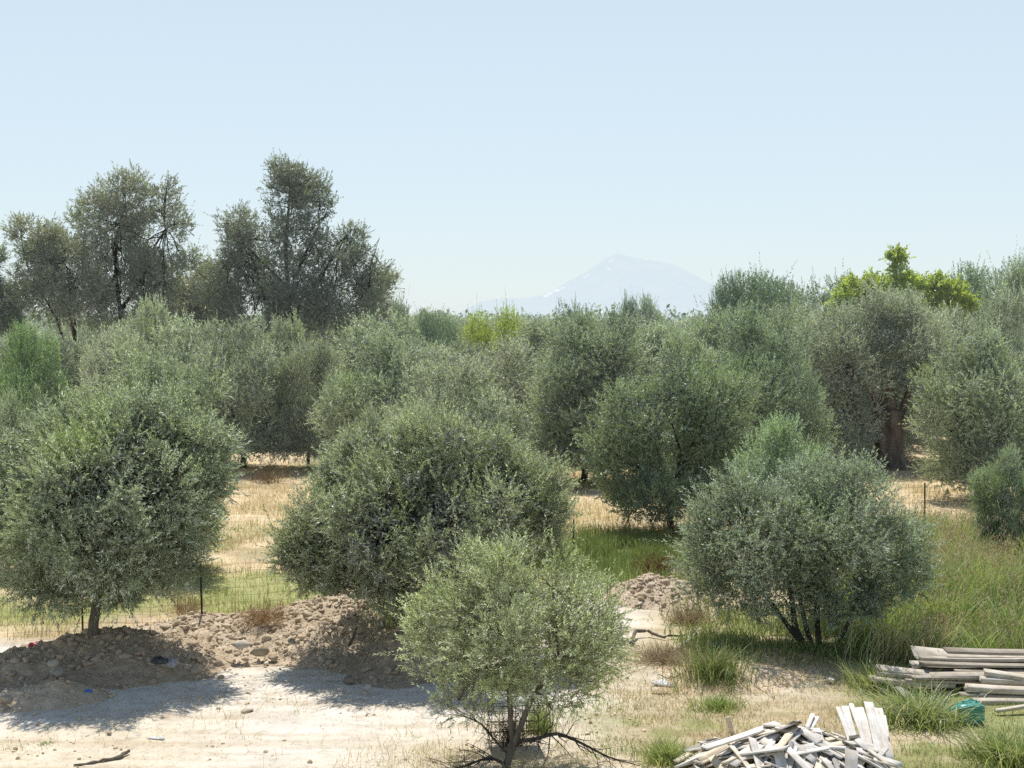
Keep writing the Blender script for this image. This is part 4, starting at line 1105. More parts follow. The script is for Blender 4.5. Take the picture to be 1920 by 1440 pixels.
tussock(1728, 1352, "big arching green grass tussock in front of the timber stack", 1700, .55, .62, [(LGREEN, 5), (YGREEN, 4), (GREEN, 1.5), (np.array((.62, .65, .5)), 2), (STRAW, 1.2)], 61, w=.02, lean=.95)
tussock(1348, 1328, "small bright green grass tuft on the pale ground left of the fan of planks", 900, .38, .22, [(LGREEN, 5), (YGREEN, 2)], 62)
tussock(1252, 1425, "yellow green grass tuft left of the scrap wood heap", 900, .35, .34, [(YGREEN, 5), (LGREEN, 3)], 63)
tussock(1890, 1425, "green grass tussock in the lower right picture corner", 1700, .5, .45, [(LGREEN, 5), (YGREEN, 3), (GREEN, 1), (STRAW, 1)], 64, w=.018, lean=.9)
tussock(1012, 1372, "upright yellow green weeds behind the trunk of the near tree", 500, .2, .42, [(YGREEN, 5), (LGREEN, 3)], 65, lean=.35)
tussock(1340, 1265, "tall dark green weeds at the left foot of the multi stemmed olive", 1300, .62, .50, [(GREEN, 4), (LGREEN, 3), (STRAW * .7, 2)], 66, lean=.6)
tussock(1640, 1290, "grass tuft against the left end of the timber stack", 1100, .5, .45, [(LGREEN, 4), (YGREEN, 3), (STRAW, 1)], 67)
tussock(85, 1395, "flat green weed patch in the lower left dirt", 200, .22, .06, [(LGREEN, 1), (GREEN, 1)], 68, lean=1.2)
tussock(1670, 1140, "bright green grass clump beside the right stem of the multi stemmed olive", 1500, .55, .7, [(LGREEN, 4), (YGREEN, 4)], 69, lean=.5)
tussock(750, 1165, "yellow green weeds round the trunk foot of the middle yard tree", 900, .5, .45, [(YGREEN, 5), (LGREEN, 3), (STRAW, 2)], 70, lean=.4)


# dry rusty bush by the fence, dry scrub in clearing
def twig_bush(px, py, label, rad, h, n, c1, c2, seed, name="dry_bush"):
    p = grounded(px, py); rs = np.random.RandomState(seed)
    pl = []
    for i in range(n):
        d = norm(np.array([rs.randn() * .8, rs.randn() * .8, 0.5 + rs.rand()]))
        a = np.array([rs.randn() * rad * .25, rs.randn() * rad * .25, 0])
        e = a + d * np.array([rad, rad, h]) * (.6 + .6 * rs.rand())
        g = grow(a, e, .006, .002, 5, .15, rs); pl.append(g)
        for _ in range(6):
            s = g[0][rs.randint(1, 5)]; pl.append(grow(s, s + norm(d + rs.randn(3) * .9) * (.10 + .16 * rs.rand()), .0035, .0015, 4, .15, rs))
    V, Fq = tubes(pl, 3)
    root = link(name, mesh_np(name, V, [Fq], simple_mat(name + "_stem", c1, c2, scale=5, bump=0)), None, p)
    tag(root, label, "dry bush")
    return root


twig_bush(1232, 1090, "rust brown dry bush in the green grass behind the fence", .62, .62, 190, (.13, .065, .03), (.26, .13, .06), 81)
twig_bush(505, 905, "dry brown scrub at the left side of the straw clearing", 1.1, .7, 90, (.15, .10, .06), (.28, .19, .11), 82)
twig_bush(500, 1170, "orange brown dry bush against the fence above the soil bank", .5, .3, 120, (.40, .26, .14), (.54, .38, .22), 83)
twig_bush(1255, 1240, "heap of dry straw and thin twigs between the near tree and the multi stemmed olive", .7, .14, 170, (.36, .27, .16), (.55, .45, .31), 84, name="brush_heap")
twig_bush(1290, 1170, "pale dry brush at the right end of the lumpy soil heap", .5, .25, 110, (.32, .23, .14), (.48, .37, .24), 85, name="brush_heap")
twig_bush(350, 1150, "leafless tan twigs by the fence right of the leftmost yard tree", .45, .35, 50, (.30, .2, .12), (.45, .33, .2), 86)


# ------------------------------------------------------------------ planks
def plank(p0, p1, w, t, roll, label, group, shade=1.0, warm=0.0, seed=0, name="plank", taper=0.0):
    rs = np.random.RandomState(seed)
    p0, p1 = np.asarray(p0, float), np.asarray(p1, float)
    ax = p1 - p0; L = np.linalg.norm(ax); ax /= L
    side = np.cross(ax, [0, 0, 1.0]); side = norm(side) if np.linalg.norm(side) > 1e-4 else np.array([1.0, 0, 0])
    upv = np.cross(side, ax)
    c, s = math.cos(roll), math.sin(roll)
    sd = side * c + upv * s; upv = np.cross(sd, ax)
    if upv[2] < 0: upv, sd = -upv, -sd
    nseg = 5; V = []
    bow = rs.uniform(-.012, .012) * L
    for i in range(nseg + 1):
        q = i / nseg
        wv = w * (1 - taper * q) * (1 + .04 * rs.randn()); x = (q - .5) * L
        # splintered ends
        e = [rs.uniform(-.012, .03) if i in (0, nseg) else 0 for _ in range(4)]
        sg = -1 if i == 0 else 1
        b = bow * (4 * q * (1 - q)); ch = min(w, t) * 0.08
        for j, (yy, zz) in enumerate([(-wv / 2 + ch, -t / 2), (wv / 2 - ch, -t / 2), (wv / 2, -t / 2 + ch), (wv / 2, t / 2 - ch), (wv / 2 - ch, t / 2), (-wv / 2 + ch, t / 2), (-wv / 2, t / 2 - ch), (-wv / 2, -t / 2 + ch)]):
            V.append((x + sg * e[j // 2], yy, zz + b))
    V = np.array(V); k = 8
    f = [[i * k + j, i * k + (j + 1) % k, (i + 1) * k + (j + 1) % k, (i + 1) * k + j] for i in range(nseg) for j in range(k)]
    caps = np.array([list(range(k))[::-1], [nseg * k + j for j in range(k)]])
    me = mesh_np(name, V, [np.array(f), caps], M_WOOD)
    o = link(name, me)
    M = Matrix(((ax[0], sd[0], upv[0]), (ax[1], sd[1], upv[1]), (ax[2], sd[2], upv[2])))
    if M.determinant() < 0:
        M = Matrix(((ax[0], -sd[0], upv[0]), (ax[1], -sd[1], upv[1]), (ax[2], -sd[2], upv[2])))
    mid = (p0 + p1) / 2
    o.matrix_world = Matrix.Translation(Vector(mid)) @ M.to_4x4()
    o.color = (shade * (1 + .10 * warm), shade, shade * (1 - .18 * warm), 1)
    tag(o, label, "plank", group)
    return o


# fan of leaning planks on the right side of the heap: (bottom px,py,depth) (top px,py,depth) width
FAN = [((1592, 1405, 18.5), (1536, 1371, 19.25), .10, "curved pale slat, leftmost plank of the upright fan"),
       ((1606, 1424, 18.45), (1572, 1328, 19.35), .07, "narrow pale plank left in the upright fan"),
       ((1612, 1428, 18.4), (1585, 1327, 19.4), .11, "pale plank with a grey edge, second full length plank of the fan"),
       ((1636, 1432, 18.35), (1596, 1321, 19.45), .075, "narrow bent plank in the middle of the upright fan"),
       ((1645, 1434, 18.4), (1611, 1329, 19.4), .13, "broad plank with pointed top in the upright fan"),
       ((1655, 1430, 18.3), (1628, 1317, 19.5), .14, "tallest broad white plank of the upright fan"),
       ((1668, 1426, 18.42), (1640, 1329, 19.5), .12, "broad pale plank right of the tallest plank in the fan"),
       ((1672, 1436, 18.5), (1650, 1331, 19.6), .09, "pale plank near the right side of the upright fan"),
       ((1665, 1386, 19.0), (1658, 1343, 19.6), .05, "short thin slat, rightmost of the upright fan")]
for i, (a, b, w, lab) in enumerate(FAN):
    dd = -0.035 * (i % 3)
    plank(at(a[0], a[1], a[2] + dd), at(b[0], b[1], b[2] + dd), w, .022, rnd.uniform(-.12, .12), lab, "planks leaning in an upright fan on the scrap heap", rnd.uniform(1.05, 1.18), seed=400 + i, taper=.1)
# the jumbled heap
HX, HY = at(1480, 1400, 18.3)[0], 18.2


def hh_(x, y):
    q = math.sqrt(((x - HX) / 1.65) ** 2 + ((y - HY) / 1.25) ** 2)
    return .62 * max(0, 1 - q) ** .75


GH = "jumbled short planks of the scrap wood heap"
LH = "weathered pale plank lying jumbled in the heap of broken scrap wood"
for i in range(210):
    layer = i / 210.0
    a = rnd.random() * 6.28; q = math.sqrt(rnd.random()) * .92
    x, y = HX + 1.5 * q * math.cos(a), HY + 1.1 * q * math.sin(a)
    if x > HX + 1.25: continue
    L = rnd.choice([.3, .4, .5, .65, .85]) * rnd.uniform(.8, 1.2)
    # radiate outward and down with scatter
    out = math.atan2((y - HY) * 1.2, x - HX)
    yaw = out + rnd.gauss(0, .55) if rnd.random() < .75 else rnd.random() * 6.28
    h = hh_(x, y)
    e = .12
    slope = (hh_(x + math.cos(yaw) * e, y + math.sin(yaw) * e) - hh_(x - math.cos(yaw) * e, y - math.sin(yaw) * e)) / (2 * e)
    pitch = math.atan(slope) + rnd.gauss(0, .11)
    z = gz(x, y) + h * (.62 + .38 * layer) + .02
    dv = np.array([math.cos(yaw) * math.cos(pitch), math.sin(yaw) * math.cos(pitch), math.sin(pitch)]) * L / 2
    c = np.array([x, y, z]); p0, p1 = c - dv, c + dv
    mz = min(p0[2], p1[2])
    if mz < .03: p0[2] += .03 - mz; p1[2] += .03 - mz
    plank(p0, p1, rnd.choice([.07, .09, .11, .14, .17]), rnd.uniform(.014, .024), rnd.gauss(0, .22), LH, GH, rnd.uniform(.85, 1.15) * (.58 if rnd.random() < .22 else 1), rnd.uniform(.3, 1) if rnd.random() < .3 else 0, 500 + i)
# notable boards on the heap
for i, (a, b, w, lab) in enumerate([
    ((1322, 1402, 17.75), (1456, 1356, 18.75), .13, "long pale board along the upper left edge of the scrap heap"),
    ((1268, 1438, 17.9), (1385, 1383, 18.5), .06, "long thin pole sloping down the left side of the scrap heap"),
    ((1370, 1432, 17.7), (1452, 1376, 18.2), .20, "broad bright board facing up on the left of the scrap heap"),
    ((1425, 1440, 17.6), (1446, 1392, 18.0), .10, "bright board pointing downhill in the middle of the scrap heap"),
    ((1470, 1394, 17.95), (1506, 1366, 18.2), .05, "thin stick standing out crosswise on top of the scrap heap"),
    ((1512, 1367, 18.6), (1524, 1339, 19.0), .06, "short upright slat left of the upright fan"),
    ((1516, 1372, 18.6), (1532, 1345, 19.0), .07, "short upright slat next to the fan with a square end"),
    ((1540, 1388, 18.3), (1606, 1404, 18.35), .05, "thin grey lath running level below the upright fan"),
    ((1500, 1396, 18.0), (1585, 1402, 17.95), .09, "grey board lying level in the middle of the heap")]):
    plank(at(*a), at(*b), w, .026, [0, .3, 0, .1, .4, 0, 0, .3, .1][i], lab, "long boards on the scrap wood heap", 1.18, seed=700 + i)

# timber stack at right: px0,py0,d0 -> px1,py1,d1, width, thickness, shade
ST = [((1712, 1222, 23.2), (2010, 1246, 23.3), .30, .035, 1.15, .35, "broad grey board on top at the back of the timber stack"),
      ((1722, 1236, 22.9), (2010, 1256, 23.0), .12, .04, .95, 0, "second board from the top at the back of the timber stack"),
      ((1708, 1244, 22.7), (1885, 1246, 22.9), .14, .035, 1.05, .1, "splintered pale board below the top boards of the timber stack"),
      ((1647, 1253, 22.4), (1825, 1272, 22.3), .20, .05, .9, .1, "thick plank reaching far left in the timber stack"),
      ((1645, 1263, 22.3), (1790, 1274, 22.2), .07, .06, .8, 0, "yellowish squared beam under the leftmost thick plank"),
      ((1630, 1272, 22.2), (1790, 1284, 22.2), .16, .06, .95, 0, "leftmost low beam of the timber stack"),
      ((1790, 1258, 22.5), (2000, 1254, 22.6), .12, .05, 1.05, 0, "pale beam in the middle layer of the timber stack"),
      ((1848, 1262, 22.1), (2010, 1290, 21.9), .16, .09, 1.1, 0, "slanting pale squared beam on the front of the timber stack"),
      ((1840, 1275, 22.0), (2010, 1288, 22.0), .14, .08, 1.0, 0, "squared beam under the slanting pale beam"),
      ((1812, 1289, 21.8), (2010, 1296, 21.8), .16, .08, 1.05, 0, "long pale beam in the lower front of the timber stack"),
      ((1800, 1302, 21.7), (1990, 1304, 21.9), .12, .04, .75, 0, "dark reddish board in the lower front of the timber stack"),
      ((1826, 1316, 21.5), (1990, 1318, 21.6), .14, .08, .9, 0, "lowest squared beam at the front of the timber stack"),
      ((1868, 1333, 20.9), (2000, 1312, 21.0), .07, .04, 1.1, 0, "thin loose slat leaning at the front right of the timber stack"),
      ((1690, 1290, 22.5), (1990, 1294, 22.6), .30, .08, .6, 0, "wide dark board in the lower layer of the timber stack"),
      ((1660, 1302, 22.4), (1990, 1308, 22.5), .28, .10, .5, 0, "dark beam at the bottom of the timber stack"),
      ((1720, 1262, 22.8), (1990, 1262, 22.9), .40, .06, .75, 0, "wide grey board in the middle layer of the timber stack"),
      ((1790, 1272, 22.3), (1990, 1278, 22.4), .30, .07, .8, 0, "grey board behind the slanting pale beam")]
for i, (a, b, w, t, sh, ro, lab) in enumerate(ST):
    plank(at(*a), at(*b), w, t * 1.1, -ro - .12, lab, "boards of the long timber stack", sh * .80, .55, seed=800 + i)
for i in range(16):
    y0 = rnd.uniform(22.1, 23.2); z0 = .08 + .42 * (i % 6) / 5.0 * (0.6 + 0.4 * (y0 - 22.1)); x0 = at(rnd.uniform(1700, 1800), 1270, y0)[0]
    plank((x0, y0, z0), (x0 + rnd.uniform(2.4, 3.2), y0 + rnd.uniform(-.12, .12), z0 + rnd.uniform(-.03, .03)), rnd.uniform(.12, .22), rnd.uniform(.03, .06), rnd.uniform(-.1, .1), "greyish board inside the long timber stack under the named top boards".replace("named ", ""), "inner boards of the timber stack", rnd.uniform(.45, .8), .6, 900 + i)
# bearers carrying the stack
for i, (px, py, d) in enumerate([(1700, 1308, 22.8), (1840, 1304, 22.9)]):
    c = gp(px, py, .05); plank(c + [0, -.1, 0], c + [0, .7, 0], .1, .1, 0, "dark bearer block under the timber stack, %s one" % ("left" if i == 0 else "right"), "bearers under the timber stack", .5, seed=850 + i)

# ------------------------------------------------------------------ small things
def lump(name, px, py, size, label, cat, mat, seed, color=(1, 1, 1, 1), flat=.7, stretch=(1, 1, 1), rz=0, sink=.3, zoff=0.0, smooth=True, parts=None):
    p = grounded(px, py)
    V0, F0 = ico(); rs = np.random.RandomState(seed)
    import bmesh
    d = V0 * (0.55 + 0.9 * vnoise(*(V0 * 1.3 + rs.rand(3) * 40).T, seed=seed))[:, None] * (0.95 + .12 * rs.rand(len(V0), 1))
    for _ in range(9):
        nn = norm(rs.randn(3)); d = d - np.maximum(d @ nn - (0.5 + 0.22 * rs.rand()), 0)[:, None] * nn
    d = d * np.array([size * stretch[0], size * stretch[1], size * flat * stretch[2]])
    d[:, 2] += size * flat * (1 - sink) * .8
    o = link(name, mesh_np(name, d, [F0], mat, smooth=smooth), None, p + np.array([0, 0, zoff]))
    o.rotation_euler = (0, 0, rz); o.color = color
    tag(o, label, cat)
    return o


lump("rock", 452, 1216, .19, "large pale flat faced rock on the soil bank", "rock", M_ROCK, 1, flat=.6, stretch=(1.1, .8, 1), smooth=False)
lump("rock", 487, 1230, .16, "brown boulder below and right of the large pale rock", "rock", M_ROCK, 2, (.78, .72, .62, 1), flat=.7, stretch=(1.2, .8, 1))
lump("rock", 513, 1238, .11, "small brown stone touching the brown boulder", "rock", M_ROCK, 3, (.75, .7, .62, 1))
lump("rock", 500, 1246, .06, "tiny white stone below the brown boulder", "rock", M_ROCK, 4, (1.3, 1.3, 1.3, 1))
lump("rock", 414, 1272, .07, "lone clod stone on the dirt below the large pale rock", "rock", M_ROCK, 5, (.75, .68, .58, 1))
lump("rock", 546, 1206, .09, "grey stone with dark shadow on the middle of the soil bank", "rock", M_ROCK, 6, (.7, .66, .6, 1))
lump("rock", 1557, 1281, .10, "round white stone in the grass left of the timber stack", "rock", M_ROCK, 7, (1.45, 1.45, 1.45, 1), flat=.85)
lump("rock", 1362, 1268, .12, "grey stone at the left edge of the low sandy heap", "rock", M_ROCK, 8, (.8, .82, .85, 1))
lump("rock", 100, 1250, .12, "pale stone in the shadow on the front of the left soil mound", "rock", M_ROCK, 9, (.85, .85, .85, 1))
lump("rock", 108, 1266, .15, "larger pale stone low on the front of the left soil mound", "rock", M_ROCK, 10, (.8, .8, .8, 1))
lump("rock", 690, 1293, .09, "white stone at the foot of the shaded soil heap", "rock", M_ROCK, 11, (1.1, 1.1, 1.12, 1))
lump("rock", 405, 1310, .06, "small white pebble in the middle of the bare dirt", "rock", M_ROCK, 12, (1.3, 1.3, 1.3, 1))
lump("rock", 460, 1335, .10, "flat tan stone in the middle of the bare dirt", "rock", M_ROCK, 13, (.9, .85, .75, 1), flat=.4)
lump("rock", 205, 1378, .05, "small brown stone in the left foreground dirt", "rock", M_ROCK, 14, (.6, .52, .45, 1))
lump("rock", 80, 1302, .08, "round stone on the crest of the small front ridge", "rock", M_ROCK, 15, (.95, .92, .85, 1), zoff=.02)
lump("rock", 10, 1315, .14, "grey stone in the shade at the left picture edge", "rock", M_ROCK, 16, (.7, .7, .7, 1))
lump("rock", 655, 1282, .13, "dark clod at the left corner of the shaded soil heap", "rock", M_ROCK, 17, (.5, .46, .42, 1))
# crumbs of earth across the dirt
rs = np.random.RandomState(77); n = 2600
x = rs.uniform(-9.5, 2.0, n); y = 17 + 7.2 * rs.rand(n) ** .7
cl = fbm(x / .8, y / .8, seed=91); k = rs.rand(n) < sstep(.42, .62, cl); x, y = x[k], y[k]
S = .006 + .035 * rs.rand(len(x)) ** 5
cr = link("soil_crumbs", stones_mesh("soil_crumbs", np.stack([x, y, ground_h(x, y) + S * .3], 1), S, M_CLOD, 78)); tag(cr, "loose crumbs of earth scattered over the bare dirt", "soil", kind="stuff"); cr.color = (1.15, 1.12, 1.05, 1)

M_BLUE = simple_mat("blue_plastic", (.02, .05, .16), (.05, .10, .28), scale=6, rough=.35, bump=.1, spec=.5)
M_RED = simple_mat("red_plastic", (.42, .03, .06), (.62, .08, .12), scale=9, rough=.45, bump=.5, spec=.4)
M_TEAL = simple_mat("turquoise_plastic", (.015, .20, .17), (.05, .36, .30), scale=7, rough=.35, bump=.6, spec=.5)
M_WHITE = simple_mat("white_plastic", (.62, .62, .62), (.82, .82, .82), scale=5, rough=.5, bump=.4, spec=.4)
M_BLACK = simple_mat("black_plastic", (.02, .02, .022), (.07, .07, .075), scale=7, rough=.3, bump=.8, spec=.5)


def bag(name, px, py, sx, sy, sz, label, cat, mat, seed, color=(1, 1, 1, 1), rz=0.0):
    """a crumpled film bag: folded closed surface with sharp creases, flat underneath"""
    p = grounded(px, py); import bmesh
    bm = bmesh.new(); bmesh.ops.create_icosphere(bm, subdivisions=4, radius=1)
    V = np.array([v.co[:] for v in bm.verts]); Fc = np.array([[v.index for v in f.verts] for f in bm.faces]); bm.free()
    n = np.abs(fbm(*(V * 2.2 + seed).T, seed=seed, o=4) - .5) * 2
    V = V * (1.12 - .75 * n)[:, None] * (.85 + .4 * vnoise(*(V * 1.2 + seed).T, seed=seed + 1))[:, None]
    V[:, 2] = np.where(V[:, 2] < -.35, -.35 + .1 * (V[:, 2] + .35), V[:, 2])
    V = (V + [0, 0, .38]) * [sx, sy, sz]
    o = link(name, mesh_np(name, V, [Fc], mat, smooth=True), None, p); o.color = color; o.rotation_euler = (0, 0, rz)
    tag(o, label, cat); return o


bag("plastic_bag", 76, 1218, .20, .12, .10, "crumpled red plastic bag left of the dark soil mound", "bag", M_RED, 3)
bag("plastic_bag", 300, 1243, .13, .09, .07, "crumpled black plastic bag in the mound shadow", "bag", M_BLACK, 4)
bag("plastic_bag", 322, 1249, .08, .09, .09, "grey plastic scrap beside the black bag", "bag", M_WHITE, 5, (.5, .5, .52, 1))
bag("plastic_scrap", 166, 1297, .06, .05, .03, "small bright blue plastic scrap in the tree shadow", "litter", M_BLUE, 6, (2.2, 2.4, 2.6, 1))
bag("plastic_scrap", 850, 1290, .12, .08, .06, "white scrap lying in the shade behind the near tree", "litter", M_WHITE, 9)


def lathe(prof, k=20):
    th = np.linspace(0, 2 * math.pi, k, endpoint=False)
    V = np.concatenate([np.stack([np.full(k, x), r * np.cos(th), r * np.sin(th)], 1) for x, r in prof])
    n = len(prof); i = np.arange(n - 1)[:, None] * k; j = np.arange(k)[None]; j2 = (j + 1) % k
    q = np.stack([i + j, i + k + j, i + k + j2, i + j2], -1).reshape(-1, 4)
    return V, [q, np.array([list(range(k))[::1]]), np.array([[(n - 1) * k + a for a in range(k)][::-1]])]


# blue bottle lying in the mound shadow
p = grounded(45, 1270)
root = empty("plastic_bottle", p + np.array([0, 0, .06]), .5); tag(root, "dark blue plastic bottle lying in the shadow at far left", "bottle")
V, Fs = lathe([(-.12, .02), (-.115, .055), (-.06, .06), (.0, .057), (.06, .06), (.09, .05), (.12, .025), (.14, .02)])
link("body", mesh_np("body", V, Fs, M_BLUE, smooth=True), root)
V, Fs = lathe([(.138, .024), (.142, .026), (.165, .026), (.168, .022)]); link("cap", mesh_np("cap", V, Fs, M_WHITE, smooth=True), root)

# turquoise canister beside the tussock
p = grounded(1815, 1356)
root = empty("plastic_canister", p, .15); tag(root, "crumpled turquoise plastic canister lying beside the arching grass tussock", "canister")
import bmesh
bm = bmesh.new(); bmesh.ops.create_cube(bm, size=1.0); bmesh.ops.subdivide_edges(bm, edges=bm.edges[:], cuts=9, use_grid_fill=True)
V = np.array([v.co[:] for v in bm.verts]); Fc = np.array([[v.index for v in f.verts] for f in bm.faces]); bm.free()
r8 = (np.abs(V * 2) ** 5).sum(1) ** (1 / 5.); V = V / r8[:, None]
wf = np.interp(V[:, 0], [-.5, -.35, .1, .5], [.38, .75, 1.0, .92])
V = V * np.array([.46, .30, .34]); V[:, 1] *= wf; V[:, 2] *= wf
V *= (1 - .16 * np.abs(fbm(*(V * 9 + 3).T, seed=3) - .5) * 2)[:, None]
V[:, 2] += .155 + .10 * np.clip(-V[:, 0], 0, 1); link("body", mesh_np("body", V, [Fc], M_TEAL, smooth=True), root)
V, Fs = lathe([(0, .034), (.05, .034), (.052, .042), (.085, .042), (.088, .036)]); V[:, 0] = -V[:, 0] - .215; V[:, 2] += .21
o = link("spout", mesh_np("spout", V, [f[:, ::-1] for f in Fs], M_TEAL, smooth=True), root); o.color = (1.2, 1.2, 1.2, 1)
hp = np.array([(-.12, 0, .25), (-.08, 0, .33), (.02, 0, .355), (.12, 0, .34), (.16, 0, .28)]); V, Fq = tubes([(hp, np.full(5, .016))], 8)
link("handle", mesh_np("handle", V, [Fq], M_TEAL, smooth=True), root)

# white sheet pieces
def sheet(name, px, py, pts, label, cat, mat, z=.03, tilt=.05, t=.02):
    p = grounded(px, py)
    a = np.array(pts, float); n = len(a)
    zt = a[:, 0] * tilt + .02
    V = np.concatenate([np.stack([a[:, 0], a[:, 1], zt + z], 1), np.stack([a[:, 0] * .98, a[:, 1] * .98, zt + z - t], 1)])
    f = [[i, n + i, n + (i + 1) % n, (i + 1) % n] for i in range(n)]
    o = link(name, mesh_np(name, V, [np.array(f), np.array([list(range(n))]), np.array([list(range(2 * n - 1, n - 1, -1))])], mat), None, p); tag(o, label, cat); return o


sheet("board_scrap", 1243, 1283, [(-.2, -.02), (.12, -.16), (.2, -.1), (.05, .28), (-.02, .25)], "white triangular board scrap on the ground right of the near tree", "board", M_WHITE, z=.0, tilt=-.06)
sheet("board_scrap", 292, 1386, [(-.12, 0), (.12, -.06), (.14, .0), (-.05, .09)], "small flat white scrap on the foreground dirt", "board", M_WHITE, z=.0, tilt=.02, t=.012)


def stick(pts, radii, label, name="stick", seed=0, mat=None, branch=0):
    P = np.array([grounded(px, py) + np.array([0, 0, z]) for px, py, z in pts]); O = P[0].copy()
    t = np.linspace(0, len(P) - 1, (len(P) - 1) * 4 + 1)
    Q = np.stack([np.interp(t, np.arange(len(P)), P[:, k]) for k in range(3)], 1) - O
    rs = np.random.RandomState(seed); Q[1:-1] += rs.randn(len(Q) - 2, 3) * .008
    V, Fq = tubes([(Q, np.interp(t, np.arange(len(P)), radii))], 7, seed, .3)
    o = link(name, mesh_np(name, V, [Fq], mat or M_BARK, smooth=True), None, O); tag(o, label, "stick"); return o


stick([(138, 1437, .02), (185, 1430, .02), (222, 1424, .03), (242, 1414, .05)], [.014, .024, .028, .022], "bent brown stick on the dirt at the lower left", seed=1)
stick([(1270, 1222, .05), (1312, 1190, .12)], [.016, .012], "straight pale stick leaning right over the dry brush", seed=2, mat=M_WOOD)
stick([(1190, 1224, .04), (1226, 1232, .06)], [.013, .011], "short pale stick on the left of the dry brush", seed=3, mat=M_WOOD)
stick([(655, 1218, .08), (668, 1192, .12)], [.022, .016], "dark broken branch stuck in the soil bank", seed=4, mat=M_BARK_DARK)
stick([(1232, 1268, .02), (1250, 1273, .02), (1268, 1271, .02), (1290, 1260, .03)], [.008, .01, .009, .006], "thin curved twig above the white board scrap", seed=5)
stick([(1222, 1302, .01), (1258, 1303, .01)], [.012, .012], "short straight stick below the white board scrap", seed=6)
stick([(1182, 1212, .06), (1192, 1196, .14), (1215, 1194, .1), (1245, 1200, .06), (1285, 1196, .06)], [.03, .035, .03, .025, .015], "grey twisted dead branch lying behind the near tree", seed=7, mat=M_BARK)
stick([(718, 1180, .0), (726, 1150, .3)], [.01, .007], "thin dark stake by the trunk of the middle yard tree", seed=8, mat=M_BARK_DARK)

# rebar cage behind the near tree
def cage():
    c = gp(962, 1397); root = empty("rebar_cage", c, .12)
    tag(root, "small rusty rebar cage standing behind the trunk of the near tree", "cage")
    w, dpt, h = .66, .5, .66
    for sx in np.linspace(-w / 2, w / 2, 5):
        for sy in (-dpt / 2, dpt / 2):
            V, Fq = tubes([(np.array([(sx, sy, 0), (sx + rnd.uniform(-.01, .01), sy, h)]), np.array([.0055, .0055]))], 6)
            link("upright_bar", mesh_np("upright_bar", V, [Fq], M_RUST_DARK), root)
    for z in (.12, .27, .41, .53, .63):
        e = .03
        q = np.array([(-w / 2 - e, -dpt / 2 - .011, z), (w / 2 + e, -dpt / 2 - .011, z)]); V1, F1 = tubes([(q, np.full(2, .0055)), (q + [0, dpt + .022, 0], np.full(2, .0055)), (np.array([(-w / 2 - .011, -dpt / 2, z + .012), (-w / 2 - .011, dpt / 2, z + .012)]), np.full(2, .0055)), (np.array([(w / 2 + .011, -dpt / 2, z + .012), (w / 2 + .011, dpt / 2, z + .012)]), np.full(2, .0055))], 6)
        link("hoop", mesh_np("hoop", V1, [F1], M_RUST_DARK), root)
    # crumpled white sheet lying on top
    X, Y = np.meshgrid(np.linspace(-.36, .36, 30), np.linspace(-.28, .28, 24)); x, y = X.ravel(), Y.ravel()
    z = .012 + .05 * np.abs(fbm(x * 5, y * 5, seed=6) - .5) * 2 + .05 * (vnoise(x * 4, y * 4, seed=8))
    o = link("plastic_sheet", mesh_np("plastic_sheet", np.stack([x, y, z], 1), [grid_faces(24, 30)], M_WHITE, smooth=True), None, (c[0], c[1], c[2] + h)); o.rotation_euler = (0, 0, .12)
    tag(o, "crumpled white plastic sheet lying on top of the rebar cage", "plastic sheet")
    bag("brushwood", 955, 1396, .2, .16, .4, "dark dry brush stuffed inside the rebar cage", "brushwood", M_BARK_DARK, 12) if False else None


cage()
twig_bush(958, 1398, "dry brush stuffed into the rebar cage", .3, .42, 60, (.10, .08, .055), (.24, .19, .13), 88, name="brush_heap")

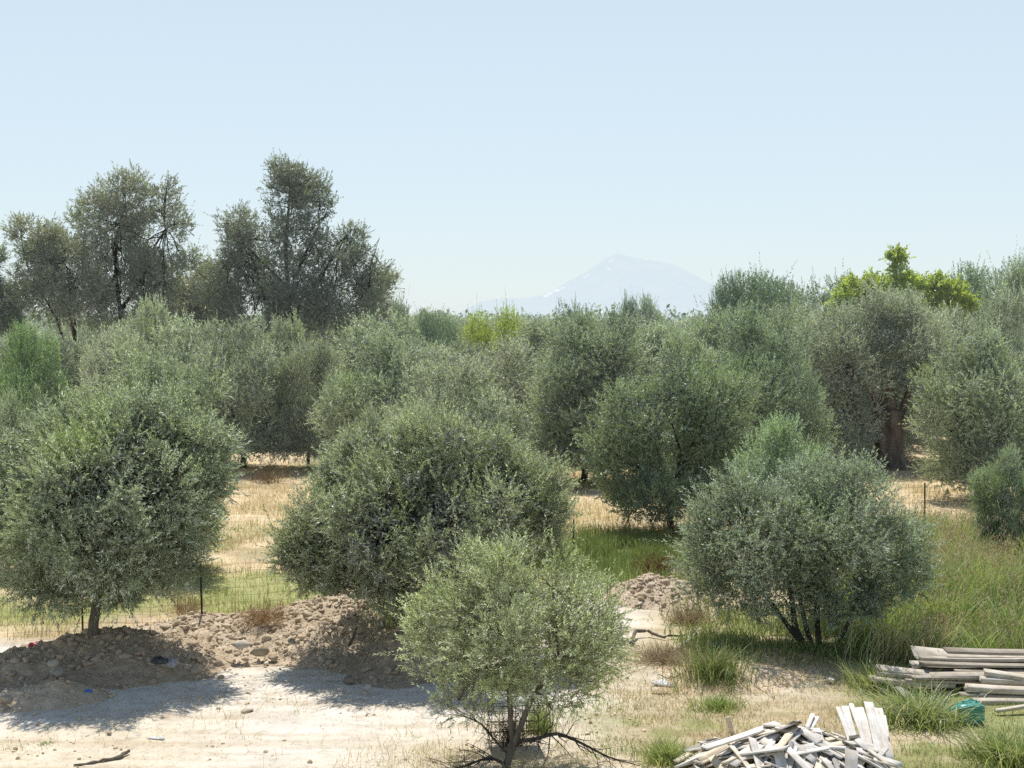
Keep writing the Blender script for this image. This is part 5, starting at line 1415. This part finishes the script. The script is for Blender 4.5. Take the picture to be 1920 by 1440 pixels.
# ------------------------------------------------------------------ light
SUN_EL, SUN_AZ = R(65), R(-9)          # azimuth from +Y, negative = left of the view
sd = bpy.data.lights.new("sun", 'SUN'); sd.energy = 5.0; sd.angle = R(0.53); sd.color = (1.0, 0.955, 0.89)
so = bpy.data.objects.new("sun", sd); col.objects.link(so)
dirv = Vector((math.sin(SUN_AZ) * math.cos(SUN_EL), math.cos(SUN_AZ) * math.cos(SUN_EL), math.sin(SUN_EL)))
so.rotation_euler = dirv.to_track_quat('Z', 'Y').to_euler(); so.location = (0, 0, 40)
w = bpy.data.worlds.new("World"); scene.world = w; w.use_nodes = True
nd, lk = w.node_tree.nodes, w.node_tree.links; nd.clear()
sky = nd.new('ShaderNodeTexSky'); sky.sky_type = 'NISHITA'; sky.sun_disc = False
sky.sun_elevation = SUN_EL; sky.sun_rotation = SUN_AZ; sky.altitude = 0; sky.air_density = 1.0; sky.dust_density = 0.3; sky.ozone_density = 1.6
bg = nd.new('ShaderNodeBackground'); bg.inputs[1].default_value = 0.12
out = nd.new('ShaderNodeOutputWorld'); tcw = nd.new('ShaderNodeTexCoord'); sxw = nd.new('ShaderNodeSeparateXYZ'); lk.new(tcw.outputs['Generated'], sxw.inputs[0])
mrw = nd.new('ShaderNodeMapRange'); mrw.interpolation_type = 'SMOOTHSTEP'; lk.new(sxw.outputs[2], mrw.inputs[0])
mrw.inputs[1].default_value = 0.16; mrw.inputs[2].default_value = 0.55; mrw.inputs[3].default_value = 0.74; mrw.inputs[4].default_value = 0.05
hz = nd.new('ShaderNodeMix'); hz.data_type = 'RGBA'; hz.inputs[7].default_value = (6.25, 7.25, 7.85, 1)   # summer haze, thickest near the horizon
lk.new(mrw.outputs[0], hz.inputs[0]); lk.new(sky.outputs[0], hz.inputs[6]); lk.new(hz.outputs[2], bg.inputs[0])
lk.new(bg.outputs[0], out.inputs[0])

scene.view_settings.view_transform = 'Standard'
scene.view_settings.look = 'None'
scene.view_settings.exposure = 0; scene.view_settings.gamma = 1
cy = scene.cycles
cy.max_bounces = 4; cy.diffuse_bounces = 2; cy.glossy_bounces = 1; cy.transmission_bounces = 2; cy.transparent_max_bounces = 4
cy.caustics_reflective = False; cy.caustics_refractive = False
try:
    cy.use_denoising = False
except Exception:
    pass
